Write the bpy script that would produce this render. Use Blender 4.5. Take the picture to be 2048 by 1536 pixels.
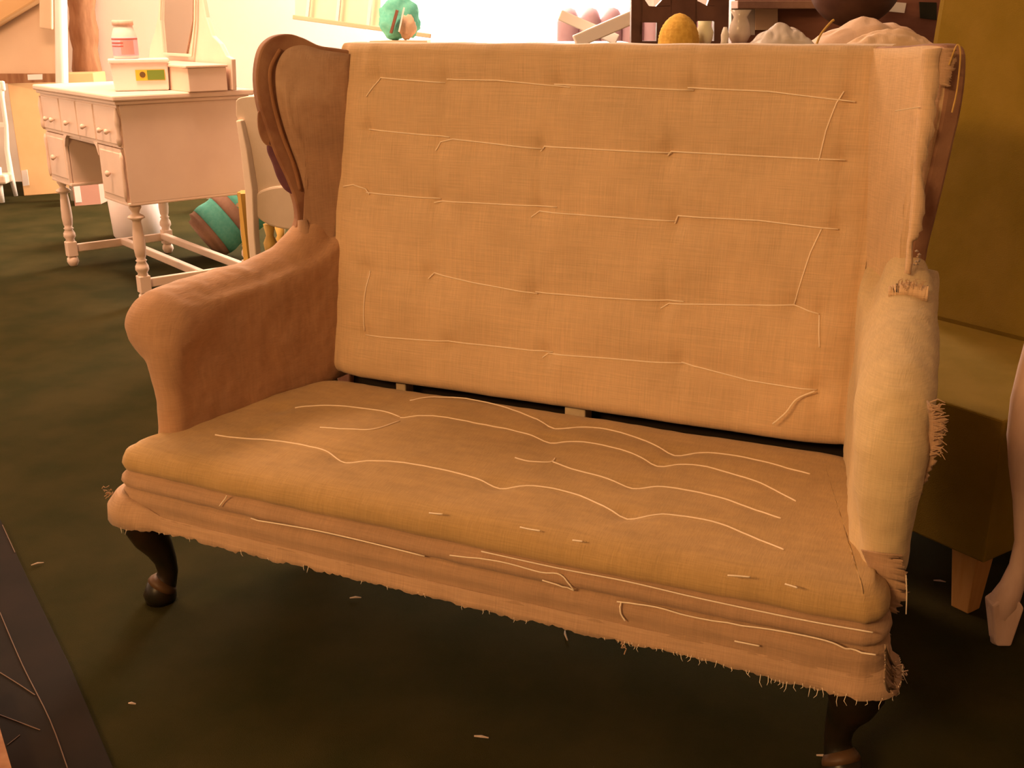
import bpy, bmesh, math, random
from mathutils import Vector, Matrix, noise
random.seed(7)
for o in list(bpy.data.objects): bpy.data.objects.remove(o)
SC = bpy.context.scene; COL = SC.collection

# ---------------- camera, world, lights, exposure ----------------
CP = Vector((.7557, -1.3503, 1.059)); YAW, PITCH, ROLL, F = .4329, .3254, -.0066, 2174.1
FW = Vector((-math.sin(YAW)*math.cos(PITCH), math.cos(YAW)*math.cos(PITCH), -math.sin(PITCH)))
r0 = Vector((math.cos(YAW), math.sin(YAW), 0)); u0 = r0.cross(FW)
RT = r0*math.cos(ROLL)+u0*math.sin(ROLL); UPV = -r0*math.sin(ROLL)+u0*math.cos(ROLL)
cam = bpy.data.cameras.new('camera'); co = bpy.data.objects.new('camera', cam); COL.objects.link(co)
cam.sensor_width = 36; cam.lens = F/2048*36; cam.clip_start = .05; cam.clip_end = 60
co.matrix_world = Matrix(((RT.x, UPV.x, -FW.x, CP.x), (RT.y, UPV.y, -FW.y, CP.y), (RT.z, UPV.z, -FW.z, CP.z), (0, 0, 0, 1)))
SC.camera = co
SC.view_settings.view_transform = 'Standard'; SC.view_settings.look = 'None'
SC.view_settings.exposure = 0; SC.view_settings.gamma = 1; SC.view_settings.use_curve_mapping = False
W = bpy.data.worlds.new('daylight'); SC.world = W; W.use_nodes = True
W.node_tree.nodes['Background'].inputs[0].default_value = (1, .86, .74, 1)
W.node_tree.nodes['Background'].inputs[1].default_value = 3.2
# room frame: X = camera right (horizontal), Y = camera forward (horizontal), origin on the floor under the camera
RH = Vector((math.cos(YAW), math.sin(YAW), 0)); FH = Vector((-math.sin(YAW), math.cos(YAW), 0))
def G(a, b, z=0): return Vector((CP.x, CP.y, 0))+RH*a+FH*b+Vector((0, 0, z))
def area(name, loc, tgt, sx, sy, power, col):
    l = bpy.data.lights.new(name, 'AREA'); l.shape = 'RECTANGLE'; l.size = sx; l.size_y = sy; l.energy = power; l.color = col
    o = bpy.data.objects.new(name, l); COL.objects.link(o); o.location = loc
    o.rotation_euler = (Vector(tgt)-Vector(loc)).to_track_quat('-Z', 'Y').to_euler(); return o
WARM = (1, .56, .22)
area('added_key_light', G(-2.6, -1.8, 2.62), G(-.1, 2.0, .5), 1.3, .6, 170, WARM)  # unseen key light, set front-left so the back outshines the seat
area('added_rear_fill', G(-1.6, 3.8, 2.66), G(-1.7, 4.4, 0), 1.2, .6, 125, (1, .60, .38))  # unseen fill, added to brighten the white wall and dressing table
area('window_light', G(-.1, 7.35, 1.8), G(-1.7, 3.8, .1), 1.5, 1.3, 430, (1, .80, .62))

# ---------------- helpers ----------------
def ray(px, py): return FW+RT*((px-1024)/F)-UPV*((py-768)/F)
def at(px, py, d): return CP+ray(px, py)*d                       # point at depth d
def U(px, py, ax, v):                                            # point on the plane ax = v
    d = ray(px, py); i = 'xyz'.index(ax); return CP+d*((v-CP[i])/d[i])
def UN(px, py, n, p):                                            # point on the plane through p with normal n
    n = Vector(n); d = ray(px, py); return CP+d*((n.dot(p)-n.dot(CP))/n.dot(d))

class MB:
    def __init__(s): s.v = []; s.f = []
    def add(s, v, f):
        n = len(s.v); s.v += [tuple(x) for x in v]; s.f += [tuple(i+n for i in q) for q in f]; return s
    def box(s, c, d, rz=0, M=None):
        m = M or Matrix.Rotation(rz, 3, 'Z'); c = Vector(c)
        v = [c+m@Vector((a*d[0]/2, b*d[1]/2, e*d[2]/2)) for a in (-1, 1) for b in (-1, 1) for e in (-1, 1)]
        return s.add(v, [(0, 1, 3, 2), (4, 6, 7, 5), (0, 4, 5, 1), (2, 3, 7, 6), (0, 2, 6, 4), (1, 5, 7, 3)])
    def bb(s, a, b): return s.box([(x+y)/2 for x, y in zip(a, b)], [abs(y-x) for x, y in zip(a, b)])
    def bar(s, a, b, w, h, up=(0, 0, 1)):
        a = Vector(a); b = Vector(b); z = (b-a); L = z.length; z.normalize(); x = z.cross(Vector(up)).normalized(); y = x.cross(z)
        return s.box((a+b)/2, (w, h, L), M=Matrix((x, y, z)).transposed())
    def tube(s, pts, r, n=8, sq=1, cap=True):
        pts = [Vector(p) for p in pts]; k = len(pts); rr = r if isinstance(r, (list, tuple)) else [r]*k
        t0 = (pts[1]-pts[0]).normalized(); x = t0.orthogonal().normalized(); vs = []; fs = []
        for i, p in enumerate(pts):
            t = (pts[min(i+1, k-1)]-pts[max(i-1, 0)]).normalized(); x = (x-t*x.dot(t)).normalized(); y = t.cross(x)
            for j in range(n):
                a = 2*math.pi*j/n; vs.append(p+(x*math.cos(a)+y*math.sin(a)*sq)*rr[i])
        for i in range(k-1):
            for j in range(n): fs.append((i*n+j, i*n+(j+1) % n, (i+1)*n+(j+1) % n, (i+1)*n+j))
        if cap: fs += [tuple(range(n))[::-1], tuple((k-1)*n+j for j in range(n))]
        return s.add(vs, fs)
    def lathe(s, prof, c=(0, 0, 0), n=20, M=None):
        c = Vector(c); vs = []; k = len(prof)
        for r, z in prof:
            for j in range(n):
                a = 2*math.pi*j/n; q = Vector((r*math.cos(a), r*math.sin(a), z)); vs.append(c+(M@q if M else q))
        fs = [(i*n+j, i*n+(j+1) % n, (i+1)*n+(j+1) % n, (i+1)*n+j) for i in range(k-1) for j in range(n)]
        fs += [tuple(range(n))[::-1], tuple((k-1)*n+j for j in range(n))]
        return s.add(vs, fs)
    def prism(s, poly, off):                                     # 3D polygon extruded by vector
        n = len(poly); off = Vector(off); v = [Vector(p) for p in poly]; v += [p+off for p in v]
        return s.add(v, [tuple(range(n))[::-1], tuple(range(n, 2*n))]+[(i, (i+1) % n, n+(i+1) % n, n+i) for i in range(n)])
    def grid(s, nu, nv, fn):
        v = [fn(i/nu, j/nv) for j in range(nv+1) for i in range(nu+1)]
        return s.add(v, [(j*(nu+1)+i, j*(nu+1)+i+1, (j+1)*(nu+1)+i+1, (j+1)*(nu+1)+i) for j in range(nv) for i in range(nu)])
    def obj(s, name, mat, parent=None, smooth=False, bevel=0, label=None, kind=None):
        me = bpy.data.meshes.new(name); me.from_pydata(s.v, [], s.f)
        bm = bmesh.new(); bm.from_mesh(me); bmesh.ops.recalc_face_normals(bm, faces=bm.faces); bm.to_mesh(me); bm.free()
        me.materials.append(mat)
        if smooth:
            for p in me.polygons: p.use_smooth = True
        o = bpy.data.objects.new(name, me); COL.objects.link(o)
        if parent: o.parent = parent
        if bevel:
            b = o.modifiers.new('bevel', 'BEVEL'); b.width = bevel; b.segments = 2; b.limit_method = 'ANGLE'
        if label: o['label'] = label
        if kind: o['kind'] = kind
        return o
def tag(o, label, cat, group=None):
    o['label'] = label; o['category'] = cat
    if group: o['group'] = group
    return o
def thing(name, label, cat, loc=(0, 0, 0), rz=0, group=None):
    o = bpy.data.objects.new(name, None); COL.objects.link(o); o.location = loc; o.rotation_euler = (0, 0, rz)
    o.empty_display_size = .1; return tag(o, label, cat, group)
def struct(o): o['kind'] = 'structure'; return o

def mat(name, c, c2=None, rough=.8, scale=8, det=4, bump=0, bscale=200, stretch=(1, 1, 1), spec=.3, emit=None, metal=0, coord='Object', lo=.35, hi=.65):
    m = bpy.data.materials.new(name); m.use_nodes = True; N = m.node_tree.nodes; L = m.node_tree.links; b = N['Principled BSDF']
    b.inputs['Roughness'].default_value = rough; b.inputs['Specular IOR Level'].default_value = spec; b.inputs['Metallic'].default_value = metal
    b.inputs['Base Color'].default_value = (*c, 1)
    tc = N.new('ShaderNodeTexCoord'); mp = N.new('ShaderNodeMapping'); mp.inputs['Scale'].default_value = stretch; L.new(tc.outputs[coord], mp.inputs[0])
    if c2:
        n = N.new('ShaderNodeTexNoise'); n.inputs['Scale'].default_value = scale; n.inputs['Detail'].default_value = det; L.new(mp.outputs[0], n.inputs[0])
        r = N.new('ShaderNodeValToRGB'); r.color_ramp.elements[0].position = lo; r.color_ramp.elements[1].position = hi
        r.color_ramp.elements[0].color = (*c, 1); r.color_ramp.elements[1].color = (*c2, 1)
        L.new(n.outputs[0], r.inputs[0]); L.new(r.outputs[0], b.inputs['Base Color'])
    if bump:
        n2 = N.new('ShaderNodeTexNoise'); n2.inputs['Scale'].default_value = bscale; n2.inputs['Detail'].default_value = 3; L.new(tc.outputs[coord], n2.inputs[0])
        bp = N.new('ShaderNodeBump'); bp.inputs['Strength'].default_value = bump; bp.inputs['Distance'].default_value = .002
        L.new(n2.outputs[0], bp.inputs['Height']); L.new(bp.outputs[0], b.inputs['Normal'])
    if emit:
        b.inputs['Emission Color'].default_value = (*emit[0], 1); b.inputs['Emission Strength'].default_value = emit[1]
    return m
def hessian(name, c, amp=.36, wear=.18, sx=(1, 1, 1)):
    """woven jute: streaky warp and weft threads, cloudy tone, fine relief"""
    m = bpy.data.materials.new(name); m.use_nodes = True; N = m.node_tree.nodes; L = m.node_tree.links; b = N['Principled BSDF']
    b.inputs['Roughness'].default_value = .95; b.inputs['Specular IOR Level'].default_value = .1
    b.inputs['Sheen Weight'].default_value = .15; b.inputs['Sheen Roughness'].default_value = .6
    tc = N.new('ShaderNodeTexCoord'); outs = []
    for st in ((700, 60, 14), (14, 60, 700), (9, 9, 9)):
        mp = N.new('ShaderNodeMapping'); mp.inputs['Scale'].default_value = tuple(a*b_ for a, b_ in zip(st, sx)) if st[0] != 9 else (9, 9, 9)
        n = N.new('ShaderNodeTexNoise'); n.inputs['Scale'].default_value = 1; n.inputs['Detail'].default_value = 3
        L.new(tc.outputs['Object'], mp.inputs[0]); L.new(mp.outputs[0], n.inputs[0]); outs.append(n.outputs[0])
    a = N.new('ShaderNodeMath'); a.operation = 'ADD'; L.new(outs[0], a.inputs[0]); L.new(outs[1], a.inputs[1])
    k = N.new('ShaderNodeMath'); k.operation = 'MULTIPLY_ADD'; k.inputs[1].default_value = amp; k.inputs[2].default_value = 1-amp; L.new(a.outputs[0], k.inputs[0])
    k2 = N.new('ShaderNodeMath'); k2.operation = 'MULTIPLY_ADD'; k2.inputs[1].default_value = 2*wear; k2.inputs[2].default_value = 1-wear; L.new(outs[2], k2.inputs[0])
    mu = N.new('ShaderNodeMath'); mu.operation = 'MULTIPLY'; L.new(k.outputs[0], mu.inputs[0]); L.new(k2.outputs[0], mu.inputs[1])
    vm = N.new('ShaderNodeVectorMath'); vm.operation = 'SCALE'; vm.inputs[0].default_value = c; L.new(mu.outputs[0], vm.inputs['Scale'])
    L.new(vm.outputs[0], b.inputs['Base Color'])
    bp = N.new('ShaderNodeBump'); bp.inputs['Strength'].default_value = .35; bp.inputs['Distance'].default_value = .0015
    L.new(a.outputs[0], bp.inputs['Height']); L.new(bp.outputs[0], b.inputs['Normal'])
    return m
JUTE = (.62, .45, .255)
M = dict(
    back=hessian('hessian_back', (.66, .46, .275)), seat=hessian('hessian_seat_dimmed', (.47, .30, .125), sx=(1, 1, 1)),  # same cloth; light falloff from back to seat is in the colour
    arm=hessian('hessian_arm_shaded', (.47, .275, .16), amp=.3), arm2=hessian('hessian_arm_lit', (.66, .50, .28), amp=.3),  # one cloth in two tones: left arm coloured shaded, right arm lit
    front=hessian('hessian_front_shaded', (.43, .265, .155)), wing=hessian('wing_lining', (.42, .255, .16), wear=.4),  # shade coloured into the front fascia and the left wing lining
    fray=hessian('frayed_hessian', (.50, .315, .19)), thread=mat('twine', (.95, .80, .62), rough=.8),
    wood=mat('old_frame_wood', (.26, .12, .07), (.40, .22, .13), scale=14, bump=.4, bscale=90, rough=.7),
    purple=mat('purple_cover', (.12, .045, .09), (.22, .10, .13), scale=18, rough=.9),
    leg=mat('dark_polished_leg', (.012, .010, .005), (.025, .013, .006), scale=20, rough=.35),
    toe=mat('worn_toe', (.09, .045, .018), rough=.5),
    strip=hessian('cream_strip', (.74, .52, .33)), void=mat('underside_dark', (.02, .013, .008), rough=1),
    pale=mat('pale_wood', (.72, .55, .36), (.62, .45, .28), scale=30),
    paint=mat('cream_paint', (.76, .575, .48), (.81, .625, .52), scale=6, rough=.45),
    paintw=mat('white_paint', (.80, .74, .68), (.85, .78, .70), scale=5, rough=.5),
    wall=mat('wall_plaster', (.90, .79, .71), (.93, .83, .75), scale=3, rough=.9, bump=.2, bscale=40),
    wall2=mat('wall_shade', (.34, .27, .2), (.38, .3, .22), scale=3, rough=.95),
    carpet=mat('dark_carpet', (.025, .023, .0055), (.040, .032, .009), scale=5, rough=1, bump=.8, bscale=500, spec=.05),
    carton=mat('cardboard', (.62, .37, .17), (.66, .41, .20), scale=5, rough=.85),
    carton2=mat('cardboard_pale', (.70, .50, .34), (.74, .54, .37), scale=4, rough=.85),
    brown=mat('brown_wood', (.25, .11, .05), (.36, .18, .09), scale=10, stretch=(3, 3, .6), rough=.8),
    darkw=mat('dark_carved_wood', (.10, .045, .035), (.15, .07, .05), scale=14, rough=.5),
    redw=mat('reddish_wood', (.22, .085, .055), (.28, .12, .08), scale=6, stretch=(1, 1, 4), rough=.55),
    label=mat('white_label', (.85, .80, .78), rough=.6), mirror=mat('mirror_glass', (.40, .30, .22), rough=.12, metal=.7),
    olive=mat('olive_upholstery', (.235, .15, .02), (.27, .17, .028), scale=10, rough=.95, bump=.4, bscale=600, spec=.05),
    orange=mat('orange_beech', (.62, .31, .09), (.68, .36, .12), scale=12, stretch=(6, 6, 1), rough=.5),
    pink=mat('pale_carved_beech', (.72, .50, .40), (.66, .44, .34), scale=18, stretch=(4, 4, 1), rough=.55),
    teal=mat('teal_cloth', (.12, .50, .40), (.17, .56, .45), scale=60, rough=.9), tbrown=mat('brown_band', (.34, .19, .13), (.38, .22, .15), scale=60, rough=.9),
    cream=mat('cream_upholstery', (.72, .58, .46), (.76, .62, .50), scale=12, rough=.95, bump=.3, bscale=500),
    gold=mat('gold_wood', (.60, .38, .10), rough=.5), yell=mat('yellow_weave', (.85, .55, .12), (.72, .42, .08), scale=80, rough=.8),
    mauve=mat('mauve_velvet', (.46, .30, .36), (.52, .35, .40), scale=9, rough=.9),
    glass=mat('grey_glassware', (.55, .48, .42), (.62, .55, .48), scale=20, rough=.2), tubw=mat('white_plastic', (.80, .68, .65), rough=.4),
    tyel=mat('sticker_yellow', (.62, .42, .04), rough=.6), tgrn=mat('sticker_green', (.14, .22, .03), rough=.6), tblk=mat('sticker_dark', (.12, .07, .02), rough=.6),
    red=mat('label_red', (.50, .09, .07), rough=.6), pinkl=mat('label_pink', (.66, .30, .28), rough=.6), lilac=mat('label_lilac', (.62, .46, .56), rough=.6),
    slate=mat('dark_sheet', (.014, .011, .008), (.022, .015, .011), scale=6, rough=.85, spec=.08),
    cloth=mat('rumpled_cloth', (.72, .52, .38), (.60, .40, .26), scale=12, rough=.9), dark=mat('near_black', (.02, .018, .01), rough=.9),
    pal=mat('pale_green_white', (.80, .80, .58), (.84, .83, .62), scale=4, rough=.7), bulb=mat('lamp_diffuser', (.9, .8, .6), emit=((1, .65, .35), 3)),
    grey=mat('grey_bin', (.72, .62, .60), (.76, .66, .64), scale=3, rough=.7))

def worn_patch(m, c, rad, col):
    N = m.node_tree.nodes; L = m.node_tree.links; b = N['Principled BSDF']; src = b.inputs['Base Color'].links[0].from_socket
    tc = N.new('ShaderNodeTexCoord'); nz = N.new('ShaderNodeTexNoise'); nz.inputs['Scale'].default_value = 22; L.new(tc.outputs['Object'], nz.inputs[0])
    d = N.new('ShaderNodeVectorMath'); d.operation = 'DISTANCE'; L.new(tc.outputs['Object'], d.inputs[0]); d.inputs[1].default_value = c
    s1 = N.new('ShaderNodeMath'); s1.operation = 'MULTIPLY_ADD'; s1.inputs[1].default_value = rad*1.6; L.new(nz.outputs[0], s1.inputs[0]); L.new(d.outputs['Value'], s1.inputs[2])
    r_ = N.new('ShaderNodeMapRange'); r_.inputs[1].default_value = rad*1.2; r_.inputs[2].default_value = rad*2.1; r_.inputs[3].default_value = .55; r_.inputs[4].default_value = 0; L.new(s1.outputs[0], r_.inputs[0])
    mx = N.new('ShaderNodeMix'); mx.data_type = 'RGBA'; L.new(r_.outputs[0], mx.inputs['Factor']); L.new(src, mx.inputs['A']); mx.inputs['B'].default_value = (*col, 1)
    L.new(mx.outputs['Result'], b.inputs['Base Color'])
worn_patch(M['wing'], UN(600, 160, (.8, -.6, 0), (-.52, .60, 0)), .075, (.66, .46, .32))

# ---------------- room ----------------
def slab(name, pts, thick, m):                                   # pts ccw polygon on a plane, extruded by thick vector
    return struct(MB().prism(pts, thick).obj(name, m))
XL, XR, YN, YF, H = -4.3, 3.4, -2.6, 7.6, 2.75
slab('floor', [G(XL, YN), G(XR, YN), G(XR, YF), G(XL, YF)], (0, 0, -.1), M['carpet'])
slab('ceiling', [G(XL, YN, H), G(XR, YN, H), G(XR, YF, H), G(XL, YF, H)], (0, 0, .1), M['wall'])
slab('wall_left', [G(XL, YN), G(XL, YF), G(XL, YF, H), G(XL, YN, H)], -RH*.1, M['wall'])
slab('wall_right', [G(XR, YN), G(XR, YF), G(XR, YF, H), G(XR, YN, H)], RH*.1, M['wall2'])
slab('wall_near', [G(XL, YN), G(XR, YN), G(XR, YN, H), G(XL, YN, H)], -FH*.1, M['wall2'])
WX0, WX1, WZ0, WZ1 = -.95, .95, .80, 2.35                        # window opening in the far wall
mb = MB()
for a, b, c, d in ((XL, WX0, 0, H), (WX1, XR, 0, H), (WX0, WX1, 0, WZ0), (WX0, WX1, WZ1, H)):
    mb.prism([G(a, YF, c), G(b, YF, c), G(b, YF, d), G(a, YF, d)], FH*.12)
struct(mb.obj('wall_back', M['wall']))
wf = MB()
for a, b, c, d in ((WX0, WX0+.05, WZ0, WZ1), (WX1-.05, WX1, WZ0, WZ1), (WX0, WX1, WZ0, WZ0+.04), (WX0, WX1, WZ1-.05, WZ1)):
    wf.prism([G(a, YF+.03, c), G(b, YF+.03, c), G(b, YF+.03, d), G(a, YF+.03, d)], FH*.05)
wfo = struct(wf.obj('window_1', M['paintw']))
gl = bpy.data.materials.new('window_glass'); gl.use_nodes = True
gb = gl.node_tree.nodes['Principled BSDF']; gb.inputs['Transmission Weight'].default_value = 1; gb.inputs['Roughness'].default_value = 0; gb.inputs['IOR'].default_value = 1.02
MB().prism([G(WX0+.05, YF+.055, WZ0), G(WX1-.05, YF+.055, WZ0), G(WX1-.05, YF+.055, WZ1), G(WX0+.05, YF+.055, WZ1)], FH*.004).obj('pane', gl, wfo)
for p, lab in ((G(-2.6, -1.8), 'unseen ceiling lamp panel at front left, added for the key light'), (G(-1.6, 3.8), 'unseen ceiling lamp panel above the dressing table, added to brighten the background')):
    t = thing('added_lamp_panel', lab, 'lamp', p+Vector((0, 0, 2.72)), YAW)  # added panels standing for the two unseen area lights
    MB().bb((-.68, -.3, -.01), (.68, .3, .03)).obj('frame', M['paintw'], t); MB().bb((-.63, -.24, -.014), (.63, .24, -.011)).obj('diffuser', M['bulb'], t)

# ---------------- settee ----------------
S = thing('wingback_settee', 'stripped wing-back two-seat settee in bare stitched hessian on short dark cabriole legs', 'sofa')
P0B = Vector((0, .515, .33)); NB = Vector((0, 1, -.155)).normalized()
def plane_y(z): return .515+(z-.33)*.155
def bp(px, py): return UN(px, py, NB, P0B)
rows_px = [[(720, 165), (765, 155), (890, 158), (1110, 168), (1390, 175), (1540, 184), (1712, 203)],
           [(690, 262), (745, 258), (905, 273), (1090, 292), (1340, 303), (1690, 318), (1720, 322)],
           [(690, 362), (735, 383), (880, 398), (1100, 412), (1355, 440), (1675, 457), (1720, 470)],
           [(690, 520), (740, 535), (865, 545), (1075, 585), (1330, 603), (1590, 608), (1700, 640)],
           [(690, 655), (735, 668), (1110, 700), (1365, 723), (1640, 775), (1700, 790)]]
rows = [sorted([(bp(*p).x, bp(*p).z) for p in r]) for r in rows_px]
def lerp(poly, x):
    if x <= poly[0][0]: return poly[0][1]
    for (a, b), (c, d) in zip(poly, poly[1:]):
        if x <= c: return b+(d-b)*(x-a)/(c-a)
    return poly[-1][1]
tuft_px = [(765, 157), (900, 160), (1125, 170), (1390, 176), (1700, 203), (745, 260), (885, 283), (1090, 295), (1342, 303), (1688, 318),
           (738, 385), (880, 400), (1085, 420), (1357, 440), (1678, 455), (738, 540), (865, 547), (1072, 585), (1335, 605), (1592, 608), (1642, 628),
           (735, 670), (905, 690), (1100, 703), (1362, 723), (1638, 775)]
tufts = [(bp(*p).x, bp(*p).z) for p in tuft_px]
def back_y(x, z):
    y = plane_y(z)
    h = 0
    e = min(1, max(0, (x+.52)/.06), max(0, (.53-x)/.06)); e = max(0, e)
    h += .012*math.sqrt(e)
    zs = [1.02]+[lerp(r, x) for r in rows]+[.325]
    for a, b in zip(zs, zs[1:]):
        if b <= z <= a:
            t = (a-z)/(a-b); h += .0055*math.sin(math.pi*t)**.8*e
    for tx, tz in tufts:
        dx, dz = x-tx, z-tz
        if abs(dx) < .09 and abs(dz) < .09:
            h -= .0065*math.exp(-(dx*dx+dz*dz)/.0004)+.0022*math.exp(-(dx*dx/.0001+dz*dz/.003))
    h += .004*noise.noise(Vector((x*9, z*9, 1.3)))+.0012*noise.noise(Vector((x*40, z*30, 7)))
    return y-h
def bk(u, v):
    x = -.535+1.075*u
    zt = 1.012+.002*noise.noise(Vector((x*12, 0, 0)))
    if v < .1:                                                   # rolled bottom edge
        a = (1-v/.1)*math.pi*.9; r = .026
        return (x, back_y(x, .33+r)+r-r*math.cos(a)*1.0, .33+r-r*math.sin(a))
    if v > .92:                                                  # rolled top edge, back over the rail
        t = (v-.92)/.08; a = t*math.pi/2; r = .022
        y0 = back_y(x, zt-r)
        return (x, y0+r*(1-math.cos(a))+max(0, t-.8)*.25, zt-r+r*math.sin(a))
    z = .356+(zt-.022-.356)*(v-.1)/.82
    return (x, back_y(x, z), z)
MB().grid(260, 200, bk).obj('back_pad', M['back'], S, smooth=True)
def rib(name, pts, w, h, m, **k): return MB().tube(pts, w, 6, h/w).obj(name, m, S, smooth=True, **k)
R_T = .0014
def dense(pts, n=6):
    out = []
    for a, b in zip(pts, pts[1:]):
        for i in range(n): out.append((a[0]+(b[0]-a[0])*i/n, a[1]+(b[1]-a[1])*i/n))
    return out+[pts[-1]]
def spline(pts, n=6):
    P = [pts[0]]+list(pts)+[pts[-1]]; out = []
    for i in range(1, len(P)-2):
        for k in range(n):
            t = k/n; a, b, c, d = P[i-1:i+3]
            out.append(tuple(.5*(2*b[j]+(c[j]-a[j])*t+(2*a[j]-5*b[j]+4*c[j]-d[j])*t*t+(-a[j]+3*b[j]-3*c[j]+d[j])*t**3) for j in range(len(b))))
    return out+[tuple(pts[-1])]
def bthread(pl, lift=.0012):
    pts = []
    for p in dense(pl, 10):
        q = bp(*p); pts.append((q.x, min(back_y(q.x, q.z), plane_y(q.z)-.006)-lift, q.z))
    MB().tube(pts, R_T, 5).obj('stitch_thread', M['thread'], S, smooth=True)
for pl in [[(742, 192), (765, 155), (895, 165)], [(897, 158), (1000, 160), (1145, 174)], [(1112, 168), (1390, 180)], [(1378, 175), (1540, 182), (1712, 203)],
           [(742, 258), (905, 273)], [(878, 300), (885, 283), (912, 277), (1090, 297)], [(1085, 302), (1092, 292), (1345, 305)], [(1338, 310), (1345, 302), (1692, 319)],
           [(1690, 182), (1675, 205), (1655, 260), (1640, 320)], [(690, 372), (712, 368), (735, 377), (742, 388)], [(736, 384), (885, 396)], [(872, 404), (890, 401), (1120, 412)],
           [(1068, 432), (1082, 421), (1355, 441)], [(1352, 446), (1358, 430), (1520, 438), (1678, 457)], [(1646, 455), (1625, 500), (1590, 606)],
           [(733, 660), (737, 590), (744, 540)], [(860, 556), (872, 544), (960, 565), (1078, 586)], [(1074, 582), (1200, 592), (1372, 600)], [(1325, 614), (1340, 605), (1590, 608), (1640, 626)], [(1640, 628), (1642, 690)],
           [(735, 668), (900, 680), (1110, 701)], [(1090, 712), (1100, 704), (1370, 724)], [(1365, 722), (1500, 756), (1635, 777)]]:
    bthread(pl)
tail = spline([(1634, 775, 0), (1600, 788, .008), (1580, 812, .016), (1555, 833, .02)], 6)
MB().tube([(bp(a, b).x, plane_y(bp(a, b).z)-.022-c, bp(a, b).z) for a, b, c in tail], R_T*1.1, 5).obj('loose_thread', M['thread'], S, smooth=True)

# seat pad -------------------------------------------------------
seat_threads = [[(590, 815), (640, 813), (700, 815), (760, 822), (800, 830)],
    [(800, 832), (880, 833), (960, 848), (1030, 862), (1100, 880), (1180, 887), (1250, 903), (1315, 926), (1400, 930), (1480, 950), (1540, 972), (1592, 1002)],
    [(820, 802), (880, 792), (960, 800), (1040, 822), (1110, 851), (1200, 855), (1280, 875), (1350, 904), (1430, 904), (1520, 918), (1620, 948)],
    [(1105, 928), (1190, 950), (1265, 969), (1340, 973), (1430, 990), (1500, 1012), (1562, 1036)], [(1030, 922), (1060, 929), (1100, 929), (1110, 921)],
    [(430, 868), (520, 875), (600, 888), (650, 900), (690, 917), (780, 922), (860, 935), (930, 950), (1000, 971), (1080, 974), (1160, 990), (1255, 1028), (1340, 1028), (1440, 1045), (1520, 1075), (1568, 1097)],
    [(640, 856), (720, 863), (755, 861), (800, 845)], [(858, 1024), (885, 1027)], [(1040, 1053), (1080, 1060)], [(1145, 1077), (1165, 1080)], [(1455, 1150), (1500, 1153)], [(1570, 1166), (1595, 1173)]]
sd = [U(px, py, 'z', .335) for px, py in [(800, 831), (1100, 880), (1315, 926), (1110, 851), (1350, 904), (1265, 969), (690, 917), (1000, 971), (1255, 1028), (520, 860), (560, 815)]]
gl_lines = [[U(px, py, 'z', .335) for px, py in l] for l in (seat_threads[1], seat_threads[2], seat_threads[3], seat_threads[5])]
def seat_z(x, y):
    z = .331+.008*(1-(x/.62)**2)*max(0, 1-((y-.25)/.3)**2)
    for p in sd:
        d2 = (x-p.x)**2+(y-p.y)**2
        if d2 < .01: z -= .007*math.exp(-d2/.0006)
    for l in gl_lines:
        if l[0].x < x < l[-1].x:
            for a, b in zip(l, l[1:]):
                if a.x <= x <= b.x:
                    yy = a.y+(b.y-a.y)*(x-a.x)/(b.x-a.x); z -= .0035*min(1, (l[-1].x-x)/.04, (x-l[0].x)/.04)*math.exp(-((y-yy)/.012)**2); break
    return z+.003*noise.noise(Vector((x*7, y*7, 0)))+.001*noise.noise(Vector((x*35, y*35, 4)))
# outline: rear-left, round the front, rear-right
pl = [(-.545, .535), (-.56, .45), (-.60, .30), (-.63, .16), (-.652, .09), (-.664, .05), (-.660, .022), (-.645, .006), (-.62, .0), (-.5, -.004), (-.3, -.008), (0, -.01), (.3, -.008), (.5, -.004),
      (.63, -.002), (.655, .006), (.668, .022), (.672, .05), (.664, .10), (.645, .20), (.61, .35), (.575, .47), (.57, .535)]
ol = [Vector((a, b, 0)) for a, b in spline(pl, 14)]
# resample evenly
L_ = [0]
for a, b in zip(ol, ol[1:]): L_.append(L_[-1]+(b-a).length)
NO = 460; out = []; j = 0
for i in range(NO+1):
    s_ = L_[-1]*i/NO
    while j < len(L_)-2 and L_[j+1] < s_: j += 1
    t = (s_-L_[j])/(L_[j+1]-L_[j]); out.append(ol[j].lerp(ol[j+1], t))
nor = []
for i in range(NO+1):
    t = (out[min(i+1, NO)]-out[max(i-1, 0)]).normalized(); nor.append(Vector((t.y, -t.x, 0)))
def spine(p): return Vector((max(-.45, min(.45, p.x*.75)), .5 if abs(p.x) > .5 and p.y > .3 else .5, 0))
K = 46; vs = []; fs = []
prof = [(-.018, None, .0), (-.006, .318, 0), (.001, .306, 0), (.003, .296, 0), (-.001, .288, 0), (-.008, .283, 1), (-.003, .279, 0), (.005, .272, 0), (.007, .263, 0), (.003, .256, 0), (-.003, .252, 1), (.002, .247, 0), (.008, .240, 0), (.009, .230, 0), (.007, .222, 0), (.010, .212, 0)]
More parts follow.
